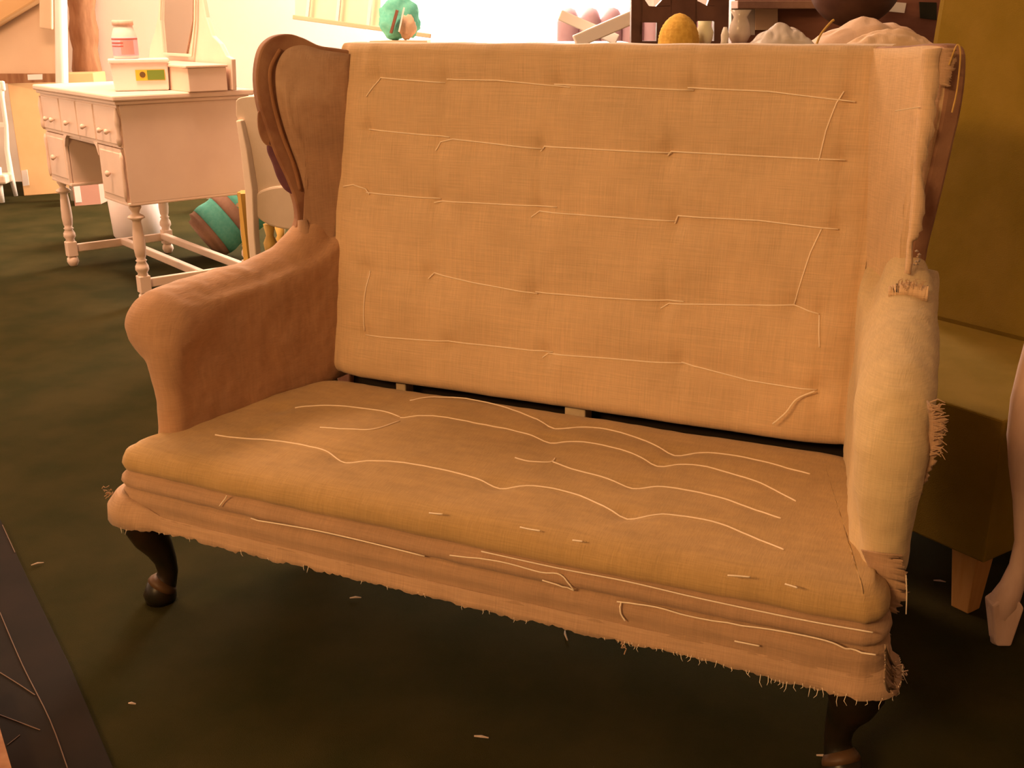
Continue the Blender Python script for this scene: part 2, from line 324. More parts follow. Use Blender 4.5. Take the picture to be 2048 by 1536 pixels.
for i in range(NO+1):
    p, n = out[i], nor[i]
    for k in range(K):
        q = (p+n*-.018).lerp(Vector((max(-.5, min(.5, p.x*.8)), .50, 0)), (1-k/(K-1))**1.0)
        d = (q-(p+n*-.018)).length; ez = seat_z(q.x, q.y)-.006*math.exp(-d/.01)
        if q.y > .44: ez -= .02*((q.y-.44)/.09)**2
        vs.append((q.x, q.y, ez))
    for (o_, z_, cr) in prof[1:]:
        w = .0022*noise.noise(Vector((p.x*16, p.y*16, z_*30)))+.0015*noise.noise(Vector((p.x*50, p.y*50, z_*60)))
        q = p+n*(o_+w); zz = z_+.003*noise.noise(Vector((p.x*4+9, z_*3, 0)))
        vs.append((q.x, q.y, zz))
m_ = K+len(prof)-1
for i in range(NO):
    for k in range(m_-1): fs.append((i*m_+k, i*m_+k+1, (i+1)*m_+k+1, (i+1)*m_+k))
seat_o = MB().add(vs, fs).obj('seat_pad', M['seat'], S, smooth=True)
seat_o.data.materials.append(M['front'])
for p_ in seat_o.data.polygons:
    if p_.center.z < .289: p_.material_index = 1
# ragged skirt below
vs = []; fs = []; hem = []
for i in range(NO+1):
    p, n = out[i], nor[i]
    if p.y > .33: continue
    rag = .190+.004*noise.noise(Vector((p.x*9, p.y*9, 2)))+.004*noise.noise(Vector((p.x*45, p.y*45, 5)))+random.uniform(-.0022, .0022)
    if p.y < .03 and p.x > .45: rag -= .006*min(1, (p.x-.45)/.1)
    fl = .012*max(0, (p.x-.6)/.07) if p.y < .1 else 0
    if p.x < -.55: fl = .022*min(1, (-.55-p.x)/.09)
    base = [(.010, .216), (.011+fl*.2, .206), (.013+fl*.4, .198), (.016+fl, rag)]
    wq = min(1, max(0, (-.55-p.x)/.09))
    base = [(a_+(c_-a_)*wq, b_+(d_-b_)*wq) for (a_, b_), (c_, d_) in zip(base, [(.006, .246), (.010+fl*.6, .238), (.015+fl, .218), (.016+fl, rag)])]
    hem.append(p+n*(.016+fl)+Vector((0, 0, rag)))
    for o_, z_ in base:
        w = .004*noise.noise(Vector((p.x*22, p.y*22, 9)))*(.216-z_)/.025
        q = p+n*(o_+w); vs.append((q.x, q.y, z_))
nh = len(hem)
for i in range(nh-1):
    for k in range(3): fs.append((i*4+k, i*4+k+1, (i+1)*4+k+1, (i+1)*4+k))
sk = MB().add(vs, fs).obj('hessian_skirt', M['fray'], S, smooth=True)
so = sk.modifiers.new('solid', 'SOLIDIFY'); so.thickness = .0015
mb = MB()
for i in range(0, nh, 1):
    p = hem[i]; dens = .10 if p.x < .3 else .55
    if random.random() > dens: continue
    L1 = random.uniform(.002, .008)*(1.6 if p.x > .5 else 1)
    a = p+Vector((0, 0, .003)); b = a+Vector((random.uniform(-.4, .4)*L1, random.uniform(-.3, 0)*L1, -L1)); c = b+Vector((random.uniform(-.6, .6)*L1, 0, -L1*.6))
    mb.tube([a, b, c], [.0006, .0005, .0002], 4)
mb.obj('frayed_hem', M['thread'], S, kind='stuff')
def sthread(l):
    pts = []
    for p in spline(l, 6):
        q = U(p[0], p[1], 'z', .335); pts.append((q.x, q.y, seat_z(q.x, q.y)+.001))
    MB().tube(pts, R_T*.95, 5).obj('stitch_thread', M['thread'], S, smooth=True)
for l in seat_threads: sthread(l)
def fy(x, z):                                                    # front face of the roll
    o_ = .0
    for (a, b) in zip(prof[1:], prof[2:]):
        if b[1] <= z <= a[1]: o_ = max(a[0], b[0])
    return -.008-o_
for l in [[(440, 1012), (451, 993)], [(500, 1038), (620, 1058), (720, 1080), (850, 1112)], [(900, 1110), (1000, 1124), (1080, 1145), (1120, 1150), (1148, 1182), (1118, 1170), (1085, 1160)],
          [(960, 1105), (1120, 1140), (1250, 1165), (1400, 1200), (1600, 1242), (1745, 1268)], [(1232, 1206), (1310, 1216), (1400, 1240), (1540, 1258), (1650, 1280), (1700, 1300), (1752, 1309)], [(1240, 1206), (1243, 1225), (1252, 1240)], [(1470, 1280), (1520, 1290)]]:
    pts = []
    for p in spline(l, 5):
        q = U(p[0], p[1], 'y', -.018); pts.append((q.x, min(fy(q.x, q.z)-.004, -.014), q.z))
    MB().tube(pts, R_T*.9, 5).obj('stitch_thread', M['thread'], S, smooth=True)
for c, n_ in ((U(222, 985, 'y', -.012), 9), (U(1790, 1345, 'x', .70), 12), (U(1240, 1290, 'y', -.022), 6)):
    mb = MB()
    for i in range(n_):
        a = c+Vector((random.uniform(-.008, .006), random.uniform(-.006, .006), random.uniform(-.008, .008))); sg = 1 if c.x > 0 else -1
        pts = [a+Vector((0, 0, .004))]
        for k in range(4): pts.append(pts[-1]+Vector((random.uniform(-.002, .005)*sg, random.uniform(-.004, .003), random.uniform(-.005, .003))))
        mb.tube(pts, .0008, 4)
    mb.obj('loose_fray', M['fray'], S, kind='stuff')

# arms -----------------------------------------------------------
def baked(o, mods):
    for k, kw in mods:
        m = o.modifiers.new(k.lower(), k)
        for a, b in kw.items(): setattr(m, a, b)
    bpy.context.view_layer.update()
    me = bpy.data.meshes.new_from_object(o.evaluated_get(bpy.context.evaluated_depsgraph_get()))
    o.modifiers.clear(); o.data = me
    for p in me.polygons: p.use_smooth = True
    return o
def slabsec(mb, secs):                                           # list of (xin, xout, y, z0, z1)
    vs = []
    for xi, xo, y, z0, z1 in secs: vs += [(xi, y, z0), (xo, y, z0), (xo, y, z1), (xi, y, z1)]
    n = len(secs); fs = [(0, 1, 2, 3), tuple(4*(n-1)+k for k in range(4))[::-1]]
    for i in range(n-1):
        for k in range(4): fs.append((4*i+k, 4*i+(k+1) % 4, 4*(i+1)+(k+1) % 4, 4*(i+1)+k))
    mb.add(vs, fs)
def round_tube(mb, pts, rr, n=24):
    # sphere-capped
    p = [Vector(q) for q in pts]; a = (p[0]-p[1]).normalized(); P = []; Rr = []
    for k in (80, 60, 40, 20): t = math.radians(k); P.append(p[0]+a*rr[0]*math.sin(t)); Rr.append(rr[0]*math.cos(t))
    P += p; Rr += list(rr); mb.tube(P, Rr, n)
mb = MB()
mb.tube([(-.628, .127, .30), (-.628, .127, .40), (-.630, .130, .50)], [.032, .033, .045], 24)
slabsec(mb, [(-.597, -.660, .127, .300, .55), (-.585, -.664, .20, .305, .56), (-.56, -.66, .35, .31, .565), (-.533, -.65, .50, .31, .585), (-.52, -.64, .575, .31, .63)])
round_tube(mb, [(-.651, .158, .515), (-.650, .22, .522), (-.640, .30, .530), (-.622, .40, .541), (-.603, .47, .566), (-.590, .53, .610), (-.583, .565, .66)], [.074, .070, .065, .060, .054, .045, .033])
arL = mb.obj('arm_pad', M['arm'], S)
baked(arL, [('REMESH', dict(mode='VOXEL', voxel_size=.0055)), ('SMOOTH', dict(factor=.5, iterations=30))])
mb = MB()
mb.tube([(.654, .120, .30), (.653, .118, .36), (.648, .122, .43), (.644, .135, .505)], [.028, .032, .046, .053], 24)
slabsec(mb, [(.624, .682, .120, .300, .50), (.600, .684, .16, .300, .54), (.585, .684, .25, .305, .57), (.565, .675, .38, .31, .60), (.54, .665, .50, .31, .63), (.535, .66, .575, .31, .66)])
round_tube(mb, [(.644, .135, .505), (.643, .16, .53), (.640, .20, .548), (.634, .27, .568), (.628, .36, .588), (.620, .44, .612), (.612, .49, .645), (.61, .52, .67)], [.050, .055, .057, .056, .054, .050, .042, .034])
arR = mb.obj('arm_pad', M['arm2'], S, label='right-hand arm pad coloured as the lit side, with torn edges')
baked(arR, [('REMESH', dict(mode='VOXEL', voxel_size=.0055)), ('SMOOTH', dict(factor=.5, iterations=30))])
for ar in (arL, arR):
    for v in ar.data.vertices:
        c = v.co; v.co = c+v.normal*(.004*noise.noise(c*14)+.0015*noise.noise(c*45))
# torn edges: strips with jagged rims
def torn(name, px_in, px_out, ax, val, m, jag=.004, th=.002, dy=0, label=None):
    n = 40
    A = [U(*p, ax, val) for p in dense(px_in, 12)]; B = [U(*p, ax, val) for p in dense(px_out, 12)]
    def samp(Q, t): f_ = t*(len(Q)-1); i = min(int(f_), len(Q)-2); return Q[i].lerp(Q[i+1], f_-i)
    vs = []; fs = []
    for i in range(n+1):
        a, b = samp(A, i/n), samp(B, i/n); b = b+Vector((random.uniform(-jag, jag), 0, random.uniform(-jag, jag)*.5))
        mid = a.lerp(b, .5)+Vector((0, -.003+.003*noise.noise(a*30), 0)); vs += [a, mid, b]
    for i in range(n):
        for k in range(2): fs.append((i*3+k, i*3+k+1, (i+1)*3+k+1, (i+1)*3+k))
    o = MB().add(vs, fs).obj(name, m, S, smooth=True, label=label); s_ = o.modifiers.new('solid', 'SOLIDIFY'); s_.thickness = th; return o
torn('frayed_edge', [(1855, 800), (1860, 850), (1850, 930), (1838, 990)], [(1868, 812), (1895, 845), (1865, 925), (1830, 1000)], 'y', .13, M['fray'], .005)
torn('frayed_edge', [(1722, 1100), (1735, 1130), (1755, 1175), (1768, 1215)], [(1800, 1110), (1812, 1150), (1815, 1190), (1790, 1228)], 'y', .085, M['front'], .004)
torn('frayed_edge', [(1776, 602), (1810, 594), (1856, 602)], [(1780, 574), (1815, 562), (1860, 572)], 'y', .392, M['strip'], .003)
torn('frayed_edge', [(1772, 1290), (1772, 1330), (1770, 1365)], [(1785, 1330), (1792, 1350), (1785, 1385)], 'x', .695, M['fray'], .004)
mb = MB()
for i in range(34):
    t = random.random(); p = (1858+8*math.sin(t*3), 800+t*110); a = U(*p, 'y', .12)
    mb.tube([a, a+Vector((random.uniform(.004, .014), random.uniform(-.004, .004), random.uniform(-.004, .007))), a+Vector((random.uniform(.010, .022), 0, random.uniform(-.006, .010)))], [.0011, .001, .0005], 4)
for i in range(16):
    a = U(random.uniform(1792, 1845), random.uniform(566, 580), 'y', .38)
    mb.tube([a, a+Vector((random.uniform(-.004, .004), 0, .006)), a+Vector((random.uniform(-.008, .008), 0, random.uniform(.005, .012)))], [.0009, .0008, .0004], 4)
mb.obj('loose_fray', M['fray'], S, kind='stuff')
mb = MB(); a = U(1812, 1150, 'y', .085); b = U(1812, 1228, 'y', .085)
mb.tube([a, a.lerp(b, .5)+Vector((.001, 0, 0)), b], .0009, 5); mb.obj('loose_thread', M['thread'], S)

# wings ----------------------------------------------------------
def wing(sd_, outline, lining, thick):
    nrm = Vector((sd_*.8, .6, 0))                                # outward
    fr = [Vector(p) for p in outline]
    MB().prism([p+nrm*.002 for p in fr], nrm*thick).obj('wing_frame', M['wood'], S, bevel=.006)
    li = [Vector(p)-nrm*.002 for p in lining]; c = sum(li, Vector())/len(li); mb = MB(); n = len(li); vs = [c-nrm*.010]; fs = []; rings = 10
    for k in range(1, rings+1):
        t = k/rings
        for p in li:
            q = c.lerp(p, t)-nrm*(.010*(1-t**4))+nrm*(.003*noise.noise(Vector((p.y*t*20, p.z*t*14, sd_)))); vs.append(q)
    for i in range(n): fs.append((0, 1+i, 1+(i+1) % n))
    for k in range(rings-1):
        for i in range(n): fs.append((1+k*n+i, 1+(k+1)*n+i, 1+(k+1)*n+(i+1) % n, 1+k*n+(i+1) % n))
    fs2 = [(1+(rings-1)*n+i, 1+(rings-1)*n+(i+1) % n, len(vs)+(i+1) % n, len(vs)+i) for i in range(n)]
    vs += [p+nrm*.005 for p in li]
    return mb.add(vs, fs+fs2).obj('wing_lining', M['wing'] if sd_ < 0 else M['back'], S, smooth=True)
PLn = Vector((.8, -.6, 0)); PLp = Vector((-.52, .60, 0))
def wl(p): return UN(p[0], p[1], PLn, PLp)
oL = [wl(p) for p in spline([(700, 100), (672, 96), (640, 91), (608, 76), (578, 68), (545, 75), (522, 100), (513, 150), (518, 205), (533, 255), (552, 310), (575, 360), (592, 405), (596, 440), (588, 475), (610, 500), (680, 540)], 5)]
lL = [wl(p) for p in spline([(700, 108), (672, 104), (640, 99), (605, 90), (572, 100), (554, 130), (552, 175), (560, 225), (580, 290), (600, 345), (612, 400), (614, 450), (604, 480), (640, 520), (682, 540)], 5)]
wing(-1, oL, lL, .030)
# tacking strip and bare-wood band down the front edge of the left wing
band = spline([(560, 98), (540, 140), (545, 200), (562, 265), (585, 325), (600, 380)], 6)
MB().tube([wl(p)+Vector((.002, -.0015, 0)) for p in band], [.004]*len(band), 6, .6).obj('tacking_strip', M['brown'], S, smooth=True, label='dark tacked edge of the left wing')
# purple remnant of the old cover on the outside of the left wing
def flat_on_wing(name, pts, off, m, lab):
    MB().prism([wl(p)+Vector((-off*.5, off*.1, 0)) for p in spline(pts, 5)], Vector((-.010, .012, 0))).obj(name, M[m], S, bevel=.004, label=lab)
flat_on_wing('wing_scroll', [(535, 214), (523, 226), (524, 262), (538, 290), (575, 300), (580, 260), (560, 220)], .02, 'wood', 'lower wooden scroll of the left wing')
flat_on_wing('cover_scrap', [(545, 270), (541, 300), (552, 329), (562, 358), (577, 381), (598, 391), (607, 380), (592, 330), (570, 280)], .02, 'purple', 'dark purple scrap of old cover')
# soft infill where arm meets left wing
mb = MB(); mb.tube([wl((600, 440))+Vector((.006, 0, 0)), wl((604, 480))+Vector((.008, 0, 0)), wl((650, 520))+Vector((.012, -.01, 0))], [.010, .018, .012], 12)
mb.obj('arm_wing_tuck', M['wing'], S, smooth=True)
def wr(y, z, o=0): return Vector((.525+(.60-y)*.75+o, y, z))
oR = [wr(a, b) for a, b in spline([(.64, 1.008), (.55, 1.012), (.485, 1.017), (.456, 1.010), (.447, .97), (.448, .92), (.455, .87), (.462, .82), (.472, .76), (.482, .70), (.486, .64), (.50, .58), (.62, .56)], 4)]
wing(1, oR, [p+Vector((0, .004, -.003)) for p in oR], .034)
torn('tacked_strip', [(1846, 98), (1838, 200), (1830, 300), (1822, 420), (1812, 545)], [(1880, 96), (1873, 190), (1866, 260), (1850, 320), (1844, 350), (1852, 400), (1843, 460), (1826, 482), (1822, 550)], 'y', .437, M['strip'], .0025, .003, label='torn cream strip tacked down the right wing edge')
torn('tacked_strip', [(1880, 96), (1873, 130), (1868, 165)], [(1912, 96), (1910, 130), (1898, 175)], 'y', .436, M['fray'], .003)
MB().tube([U(*p, 'y', .432) for p in spline([(1898, 130), (1914, 90), (1921, 110), (1914, 180), (1904, 225)], 6)], .0012, 5).obj('loose_thread', M['gold'], S)
MB().tube([U(*p, 'y', .430) for p in spline([(1790, 222), (1815, 218), (1840, 214)], 4)], .0009, 5).obj('loose_thread', M['thread'], S)
mb = MB()
for i in range(9):
    a = U(1833+random.uniform(-6, 8), 515+random.uniform(-15, 15), 'y', .436)
    mb.lathe([(.0001, -.002), (.003, -.001), (.003, 0), (.0001, .002)], a, 8)
mb.obj('tack_heads', mat('tack_metal', (.8, .7, .6), metal=1, rough=.3), S, kind='stuff')
# frame: rear posts, rails, centre stile, underside
for sx in (-1, 1):
    MB().bar((sx*.565, .60, .10), (sx*.535, .695, .97), .045, .04).obj('rear_post', M['wood'], S, bevel=.004)
    MB().bar((sx*.56, .61, .16), (sx*.565, .645, 0), .04, .04).obj('leg', M['leg'], S, bevel=.006)
MB().bar((-.53, .675, .965), (.53, .675, .965), .035, .055).obj('top_rail', M['wood'], S)
MB().bar((-.58, .605, .235), (.58, .605, .235), .04, .09).obj('rear_rail', M['wood'], S)
MB().bar((-.62, .03, .235), (.62, .03, .235), .04, .05).obj('front_rail', M['wood'], S)
for sx in (-1, 1): MB().bar((sx*.625, .03, .245), (sx*.57, .58, .245), .04, .07).obj('side_rail', M['wood'], S)
MB().prism([(-.61, .04, .225), (.61, .04, .225), (.56, .58, .225), (-.56, .58, .225)], (0, 0, .01)).obj('base_webbing', M['void'], S)
MB().prism([(-.55, .600, .25), (.55, .600, .25), (.53, .700, .99), (-.53, .700, .99)], (0, .012, 0)).obj('outside_back', M['void'], S)
a = U(1155, 822, 'y', .545); MB().bb((a.x-.024, .535, .25), (a.x+.020, .575, .42)).obj('centre_stile', M['pale'], S, bevel=.003, label='pale wooden upright in the gap under the back')
a = U(803, 765, 'y', .545); MB().bb((a.x-.012, .54, .25), (a.x+.012, .575, .42)).obj('stile', M['pale'], S, bevel=.003)
# cabriole front legs
for sx in (-1, 1):
    cx = sx*.634
    secs = [(.215, -.016, .028), (.195, -.004, .038), (.178, .008, .043), (.158, .010, .041), (.135, .006, .033), (.110, -.004, .026), (.085, -.010, .021), (.060, -.012, .019), (.042, -.008, .021), (.028, .0, .028), (.014, .003, .031), (.0, .002, .028)]
    MB().tube([(cx+sx*o_*.9, .048-o_*.9, z_) for z_, o_, r_ in secs], [s_[2] for s_ in secs], 18).obj('leg', M['leg'], S, smooth=True, label='dark short cabriole leg')
    MB().tube([(cx+sx*o_*.9, .048-o_*.9, z_) for z_, o_ in ((.030, -.001), (.036, -.004), (.042, -.008))], [.0292, .0275, .0225], 18).obj('toe_band', M['toe'], S, smooth=True)

# ---------------- dressing table ----------------
TH = 1.101; DB = Vector((-2.2828, 1.7794, 0)); DD, DW, DH = .52, .96, .797
dt = thing('dressing_table', 'cream-painted kneehole dressing table with turned legs, drawers and a mirror', 'table', DB, TH)
Minv = (Matrix.Translation(DB)@Matrix.Rotation(TH, 4, 'Z')).inverted()
e1 = Vector((math.cos(TH), math.sin(TH), 0)); e2 = Vector((-math.sin(TH), math.cos(TH), 0))
P_ = M['paint']
MB().bb((-.02, -.02, .775), (DD+.02, DW+.02, .797)).obj('table_top', P_, dt, bevel=.006)
MB().bb((-.01, -.01, .762), (DD, DW+.01, .775)).obj('top_moulding', P_, dt, bevel=.003)
zb = .40; K0, K1 = .27, .69
for y0, y1 in ((.0, .018), (DW-.018, DW)): MB().bb((0.01, y0, zb), (DD-.01, y1, .762)).obj('side_panel', P_, dt)
MB().bb((DD-.02, 0, zb), (DD-.005, DW, .762)).obj('back_panel', P_, dt)
for y0, y1 in ((K0-.015, K0), (K1, K1+.015)): MB().bb((.015, y0, zb), (DD-.02, y1, .60)).obj('kneehole_side', P_, dt)
MB().bb((.012, .01, .592), (DD-.02, DW-.01, .602)).obj('divider', P_, dt)
for y0, y1 in ((.01, K0), (K1, DW-.01)): MB().bb((.0, y0-.01, zb-.012), (DD-.01, y1, zb)).obj('pedestal_base', P_, dt, bevel=.003)
for y0, y1 in ((.02, K0-.01), (K0+.005, .475), (.485, K1-.005), (K1+.01, DW-.02)):
    d = MB().bb((-.004, y0, .615), (.012, y1, .752)).obj('drawer', P_, dt, bevel=.004)
    MB().bb((.0, y0-.01, .605), (.014, y1+.01, .762)).obj('drawer_frame', P_, dt)
    yc = (y0+y1)/2
    for dy_ in ((-.02, .02) if y1-y0 > .22 else (0,)): MB().lathe([(.002, 0), (.006, .006), (.011, .014), (.009, .02), (.001, .022)], (-.004, yc+dy_*2, .66), 12, Matrix.Rotation(-math.pi/2, 3, 'Y')).obj('knob', P_, d, smooth=True)
for y0, y1 in ((.03, K0-.02), (K1+.02, DW-.03)):
    d = MB().bb((-.003, y0, .415), (.012, y1, .585)).obj('drawer', P_, dt, bevel=.004)
    MB().bb((.0, y0-.015, .40), (.012, y1+.015, .60)).obj('drawer_frame', P_, dt)
    MB().lathe([(.002, 0), (.008, .006), (.013, .014), (.010, .02), (.001, .022)], (-.006, (y0+y1)/2, .50), 12, Matrix.Rotation(-math.pi/2, 3, 'Y')).obj('knob', P_, d, smooth=True)
# shaped corners of the kneehole
for yc, s_ in ((K0, 1), (K1, -1)): MB().prism([(-.002, yc, .605), (-.002, yc+s_*.045, .605), (-.002, yc+s_*.02, .59), (-.002, yc, .555)], (.014, 0, 0)).obj('kneehole_bracket', P_, dt)
for y in (.012, DW-.012):                                        # applied half balusters on the front corners
    MB().lathe([(.003, .61), (.009, .62), (.011, .64), (.007, .66), (.010, .69), (.012, .71), (.006, .735), (.003, .75)], (-.004, y, 0), 12).obj('applied_baluster', P_, dt, smooth=True)
    MB().lathe([(.002, .405), (.006, .42), (.008, .46), (.005, .52), (.008, .57), (.003, .59)], (-.003, y, 0), 12).obj('applied_baluster', P_, dt, smooth=True)
lp = [(.012, .395), (.020, .388), (.024, .378), (.016, .365), (.013, .355), (.030, .345), (.033, .338), (.018, .330), (.016, .322), (.019, .30), (.022, .26), (.023, .22), (.020, .19), (.016, .178), (.022, .172), (.017, .166), (.025, .15), (.026, .135), (.018, .122), (.021, .112), (.021, .111)]
foot = [(.017, .045), (.024, .035), (.026, .02), (.018, .004), (.015, 0)]
for x, y in ((.035, .035), (.035, DW-.035), (DD-.04, .035), (DD-.04, DW-.035)):
    l = MB().lathe(lp, (x, y, 0), 18).obj('leg', P_, dt, smooth=True)
    MB().bb((x-.022, y-.022, .045), (x+.022, y+.022, .112)).obj('leg_block', P_, l, bevel=.003); MB().lathe(foot, (x, y, 0), 16).obj('foot', P_, l, smooth=True)
for y in (.035, DW-.035): MB().bar((.05, y, .08), (DD-.05, y, .08), .022, .035).obj('stretcher', P_, dt, bevel=.003)
for x in (.27, DD-.06): MB().bar((x, .035, .085), (x, DW-.035, .085), .028, .030).obj('stretcher', P_, dt, bevel=.004)
# mirror standing on the back edge
pm = DB+e1*.44
def dm(px, py): return Minv@UN(px, py, e1, pm)
li = [dm(*p) for p in ((352, 178), (312, 148), (297, 118), (300, 92), (310, 62), (316, 30), (318, 0))]
ri = [dm(*p) for p in ((405, 0), (412, 35), (424, 72), (440, 88), (452, 112), (463, 118), (465, 178))]
top = [Vector((.44, ri[0].y+(li[-1].y-ri[0].y)*t, ri[0].z+.10+.06*math.sin(math.pi*t))) for t in (0, .25, .5, .75, 1)]
li[0].z = .797; ri[-1].z = .797
poly = [Vector((.44, p.y, max(p.z, .797))) for p in ri[::-1]]+top+[Vector((.44, p.y, max(p.z, .797))) for p in li[::-1]]
# opening for the glass: frame made of the outline with a proud bezel around the glass
MB().prism(poly, (.018, 0, 0)).obj('mirror_frame', P_, dt, bevel=.003)
g = [dm(*p) for p in ((338, 106), (376, 108), (389, 40), (391, -60), (333, -60), (332, 40))]
g = [Vector((.432, p.y, p.z)) for p in g]
MB().prism(g, (.006, 0, 0)).obj('mirror_glass', M['mirror'], dt)
mb = MB(); gg = [Vector((.428, p.y, p.z)) for p in [dm(*q) for q in ((333, 108), (389, 111), (396, 40), (397, -62), (328, -62), (326, 40))]]
for a, b in zip(gg, gg[1:]+gg[:1]): mb.bar(a, b, .012, .008, up=(1, 0, 0))
mb.obj('mirror_bezel', P_, dt, bevel=.002)
# trinket drawer box (fixed to the top, near side)
yn = dm(463, 175).y; yf = dm(356, 178).y-.03
tb = MB().bb((.27, yn-.0, .797), (.425, yf, .885)).obj('trinket_box', P_, dt, bevel=.003)
MB().bb((.26, yn-.008, .885), (.43, yf+.008, .895)).obj('trinket_lid', P_, tb, bevel=.003)
MB().lathe([(.003, 0), (.010, .008), (.008, .018), (.001, .02)], (.27, (yn+yf)/2, .84), 12, Matrix.Rotation(-math.pi/2, 3, 'Y')).obj('trinket_knob', P_, tb, smooth=True)

# tub and jar on the dressing table
a = U(226, 183, 'z', .7985); b = U(341, 180, 'z', .7985); ax_ = (b-a); wt = ax_.length; ang = math.atan2(ax_.y, ax_.x)
dpt = .115
tub = thing('plastic_tub', 'white plastic lidded tub with yellow and green sticker on the dressing table', 'tub', a, ang)
mb = MB(); slabv = [(.008, .0, 0), (wt-.004, .0, 0), (wt-.004, dpt, 0), (.008, dpt, 0)]; topv = [(0, -.004, .105), (wt, -.004, .105), (wt, dpt+.004, .105), (0, dpt+.004, .105)]
mb.add([Vector(p) for p in slabv+topv], [(0, 1, 2, 3), (4, 5, 6, 7), (0, 1, 5, 4), (1, 2, 6, 5), (2, 3, 7, 6), (3, 0, 4, 7)])
mb.obj('body', M['tubw'], tub, bevel=.006)
MB().bb((-.006, -.010, .103), (wt+.006, dpt+.010, .118)).obj('lid', M['tubw'], tub, bevel=.004)
st = MB().bb((wt*.42, -.0065, .038), (wt*.93, -.0045, .078)).obj('sticker', M['tyel'], tub, label='yellow and green sticker')
MB().bb((wt*.62, -.0075, .040), (wt*.92, -.0060, .076)).obj('sticker_panel', M['tgrn'], st)
MB().lathe([(.001, 0), (.011, 0), (.011, .0012), (.001, .0012)], (wt*.54, -.0065, .060), 18, Matrix.Rotation(math.pi/2, 3, 'X')).obj('sticker_mark', M['tblk'], st)
jb = tub.matrix_basis@Vector((wt*.30, dpt*.5, .118))
jr = 24/F*(jb-CP).dot(FW)
jar = thing('plastic_jar', 'clear-pinkish lidded jar with red-lined paper label standing on the tub', 'jar', jb, ang)
jh = jr*3.05
MB().lathe([(jr*.9, 0), (jr, .004), (jr, jh*.58), (jr*.86, jh*.72), (jr*.76, jh*.84), (jr*.76, jh*.90)], n=28).obj('body', M['tubw'], jar, smooth=True)
MB().lathe([(jr*.80, jh*.86), (jr*.84, jh*.87), (jr*.84, jh*.985), (jr*.78, jh)], n=28).obj('lid', M['pink'], jar, smooth=True)
lb = MB().lathe([(jr*1.01, jh*.08), (jr*1.02, jh*.09), (jr*1.02, jh*.55), (jr*1.01, jh*.56)], n=28).obj('paper_label', M['lilac'], jar, smooth=True)
for z0, z1, r_ in ((.50, .53, 1), (.40, .43, .45), (.32, .345, .45)):
    mb = MB(); vs = []; fs = []; n = 14
    for i in range(n+1):
        t = math.radians(-170+160*i/n*r_)
        for z in (z0, z1): vs.append((jr*1.035*math.cos(t), jr*1.035*math.sin(t), jh*z))
    for i in range(n): fs.append((2*i, 2*i+1, 2*i+3, 2*i+2))
    mb.add(vs, fs).obj('label_line', M['red'], lb)
vs = []; fs = []
for i in range(7):
    t = math.radians(-110+60*i/6)
    for z in (.12, .48): vs.append((jr*1.03*math.cos(t), jr*1.03*math.sin(t), jh*z))
for i in range(6): fs.append((2*i, 2*i+1, 2*i+3, 2*i+2))
MB().add(vs, fs).obj('label_patch', M['pinkl'], lb)

# ---------------- things round the dressing table ----------------
def upright(name, x0, x1, y_bot, y_top, d, thick, m, parent=None, z0=None, **k):
    """vertical slab facing the room, spanning px x0..x1 at depth d"""
    a = at(x0, y_bot, d); b = at(x1, y_bot, d); t = at((x0+x1)/2, y_top, d)
    z_ = a.z if z0 is None else z0
    a = Vector((a.x, a.y, z_)); b = Vector((b.x, b.y, z_))
    return MB().prism([a, b, b+Vector((0, 0, t.z-z_)), a+Vector((0, 0, t.z-z_))], FH*thick).obj(name, m, parent, **k)
# large flat carton standing at left
c0 = U(48, 392, 'z', 0); c1 = U(215, 380, 'z', 0); upc = Vector((0, 0, 1))
tl = UN(12, 150, FH, c0); 
dcar = (c0-CP).dot(FW)
ct = thing('large_carton', 'large upright brown carton behind the dressing table', 'box', c0)
q = Vector((tl.x, tl.y, tl.z))-c0
MB().prism([Vector(), c1-c0, c1-c0+q, q], FH*.22).obj('body', M['carton'], ct, bevel=.004)
def on(px, py, off=-.006): return UN(px, py, FH, c0)-c0+FH*off
MB().prism([on(43, 341), on(55, 339), on(59, 370), on(47, 372)], FH*.003).obj('paper_label', M['label'], ct)
MB().prism([on(0, 147), on(128, 147), on(128, 164), on(0, 167)], FH*.003).obj('brown_tape', M['brown'], ct)
MB().prism([on(56, 149, -.009), on(86, 148, -.009), on(86, 159, -.009), on(57, 160, -.009)], FH*.002).obj('tape_label', M['label'], ct)
d2 = c0+FH*-.10
bd = thing('cardboard_sheet', 'pale cardboard sheet standing on top of the large carton', 'box', c0+q)
def on2(px, py): return UN(px, py, FH, c0+FH*.02)-(c0+q)
MB().prism([on2(-60, 148), on2(125, 148), on2(118, -140), on2(-60, -140)], FH*.02).obj('board', M['carton2'], bd)
MB().bar(UN(-70, 75, FH, c0)-(c0+q)-FH*.05, UN(95, -25, FH, c0)-(c0+q)-FH*.05, .12, .10).obj('top_flap', M['carton'], bd, bevel=.01, label='slanting folded carton flap')
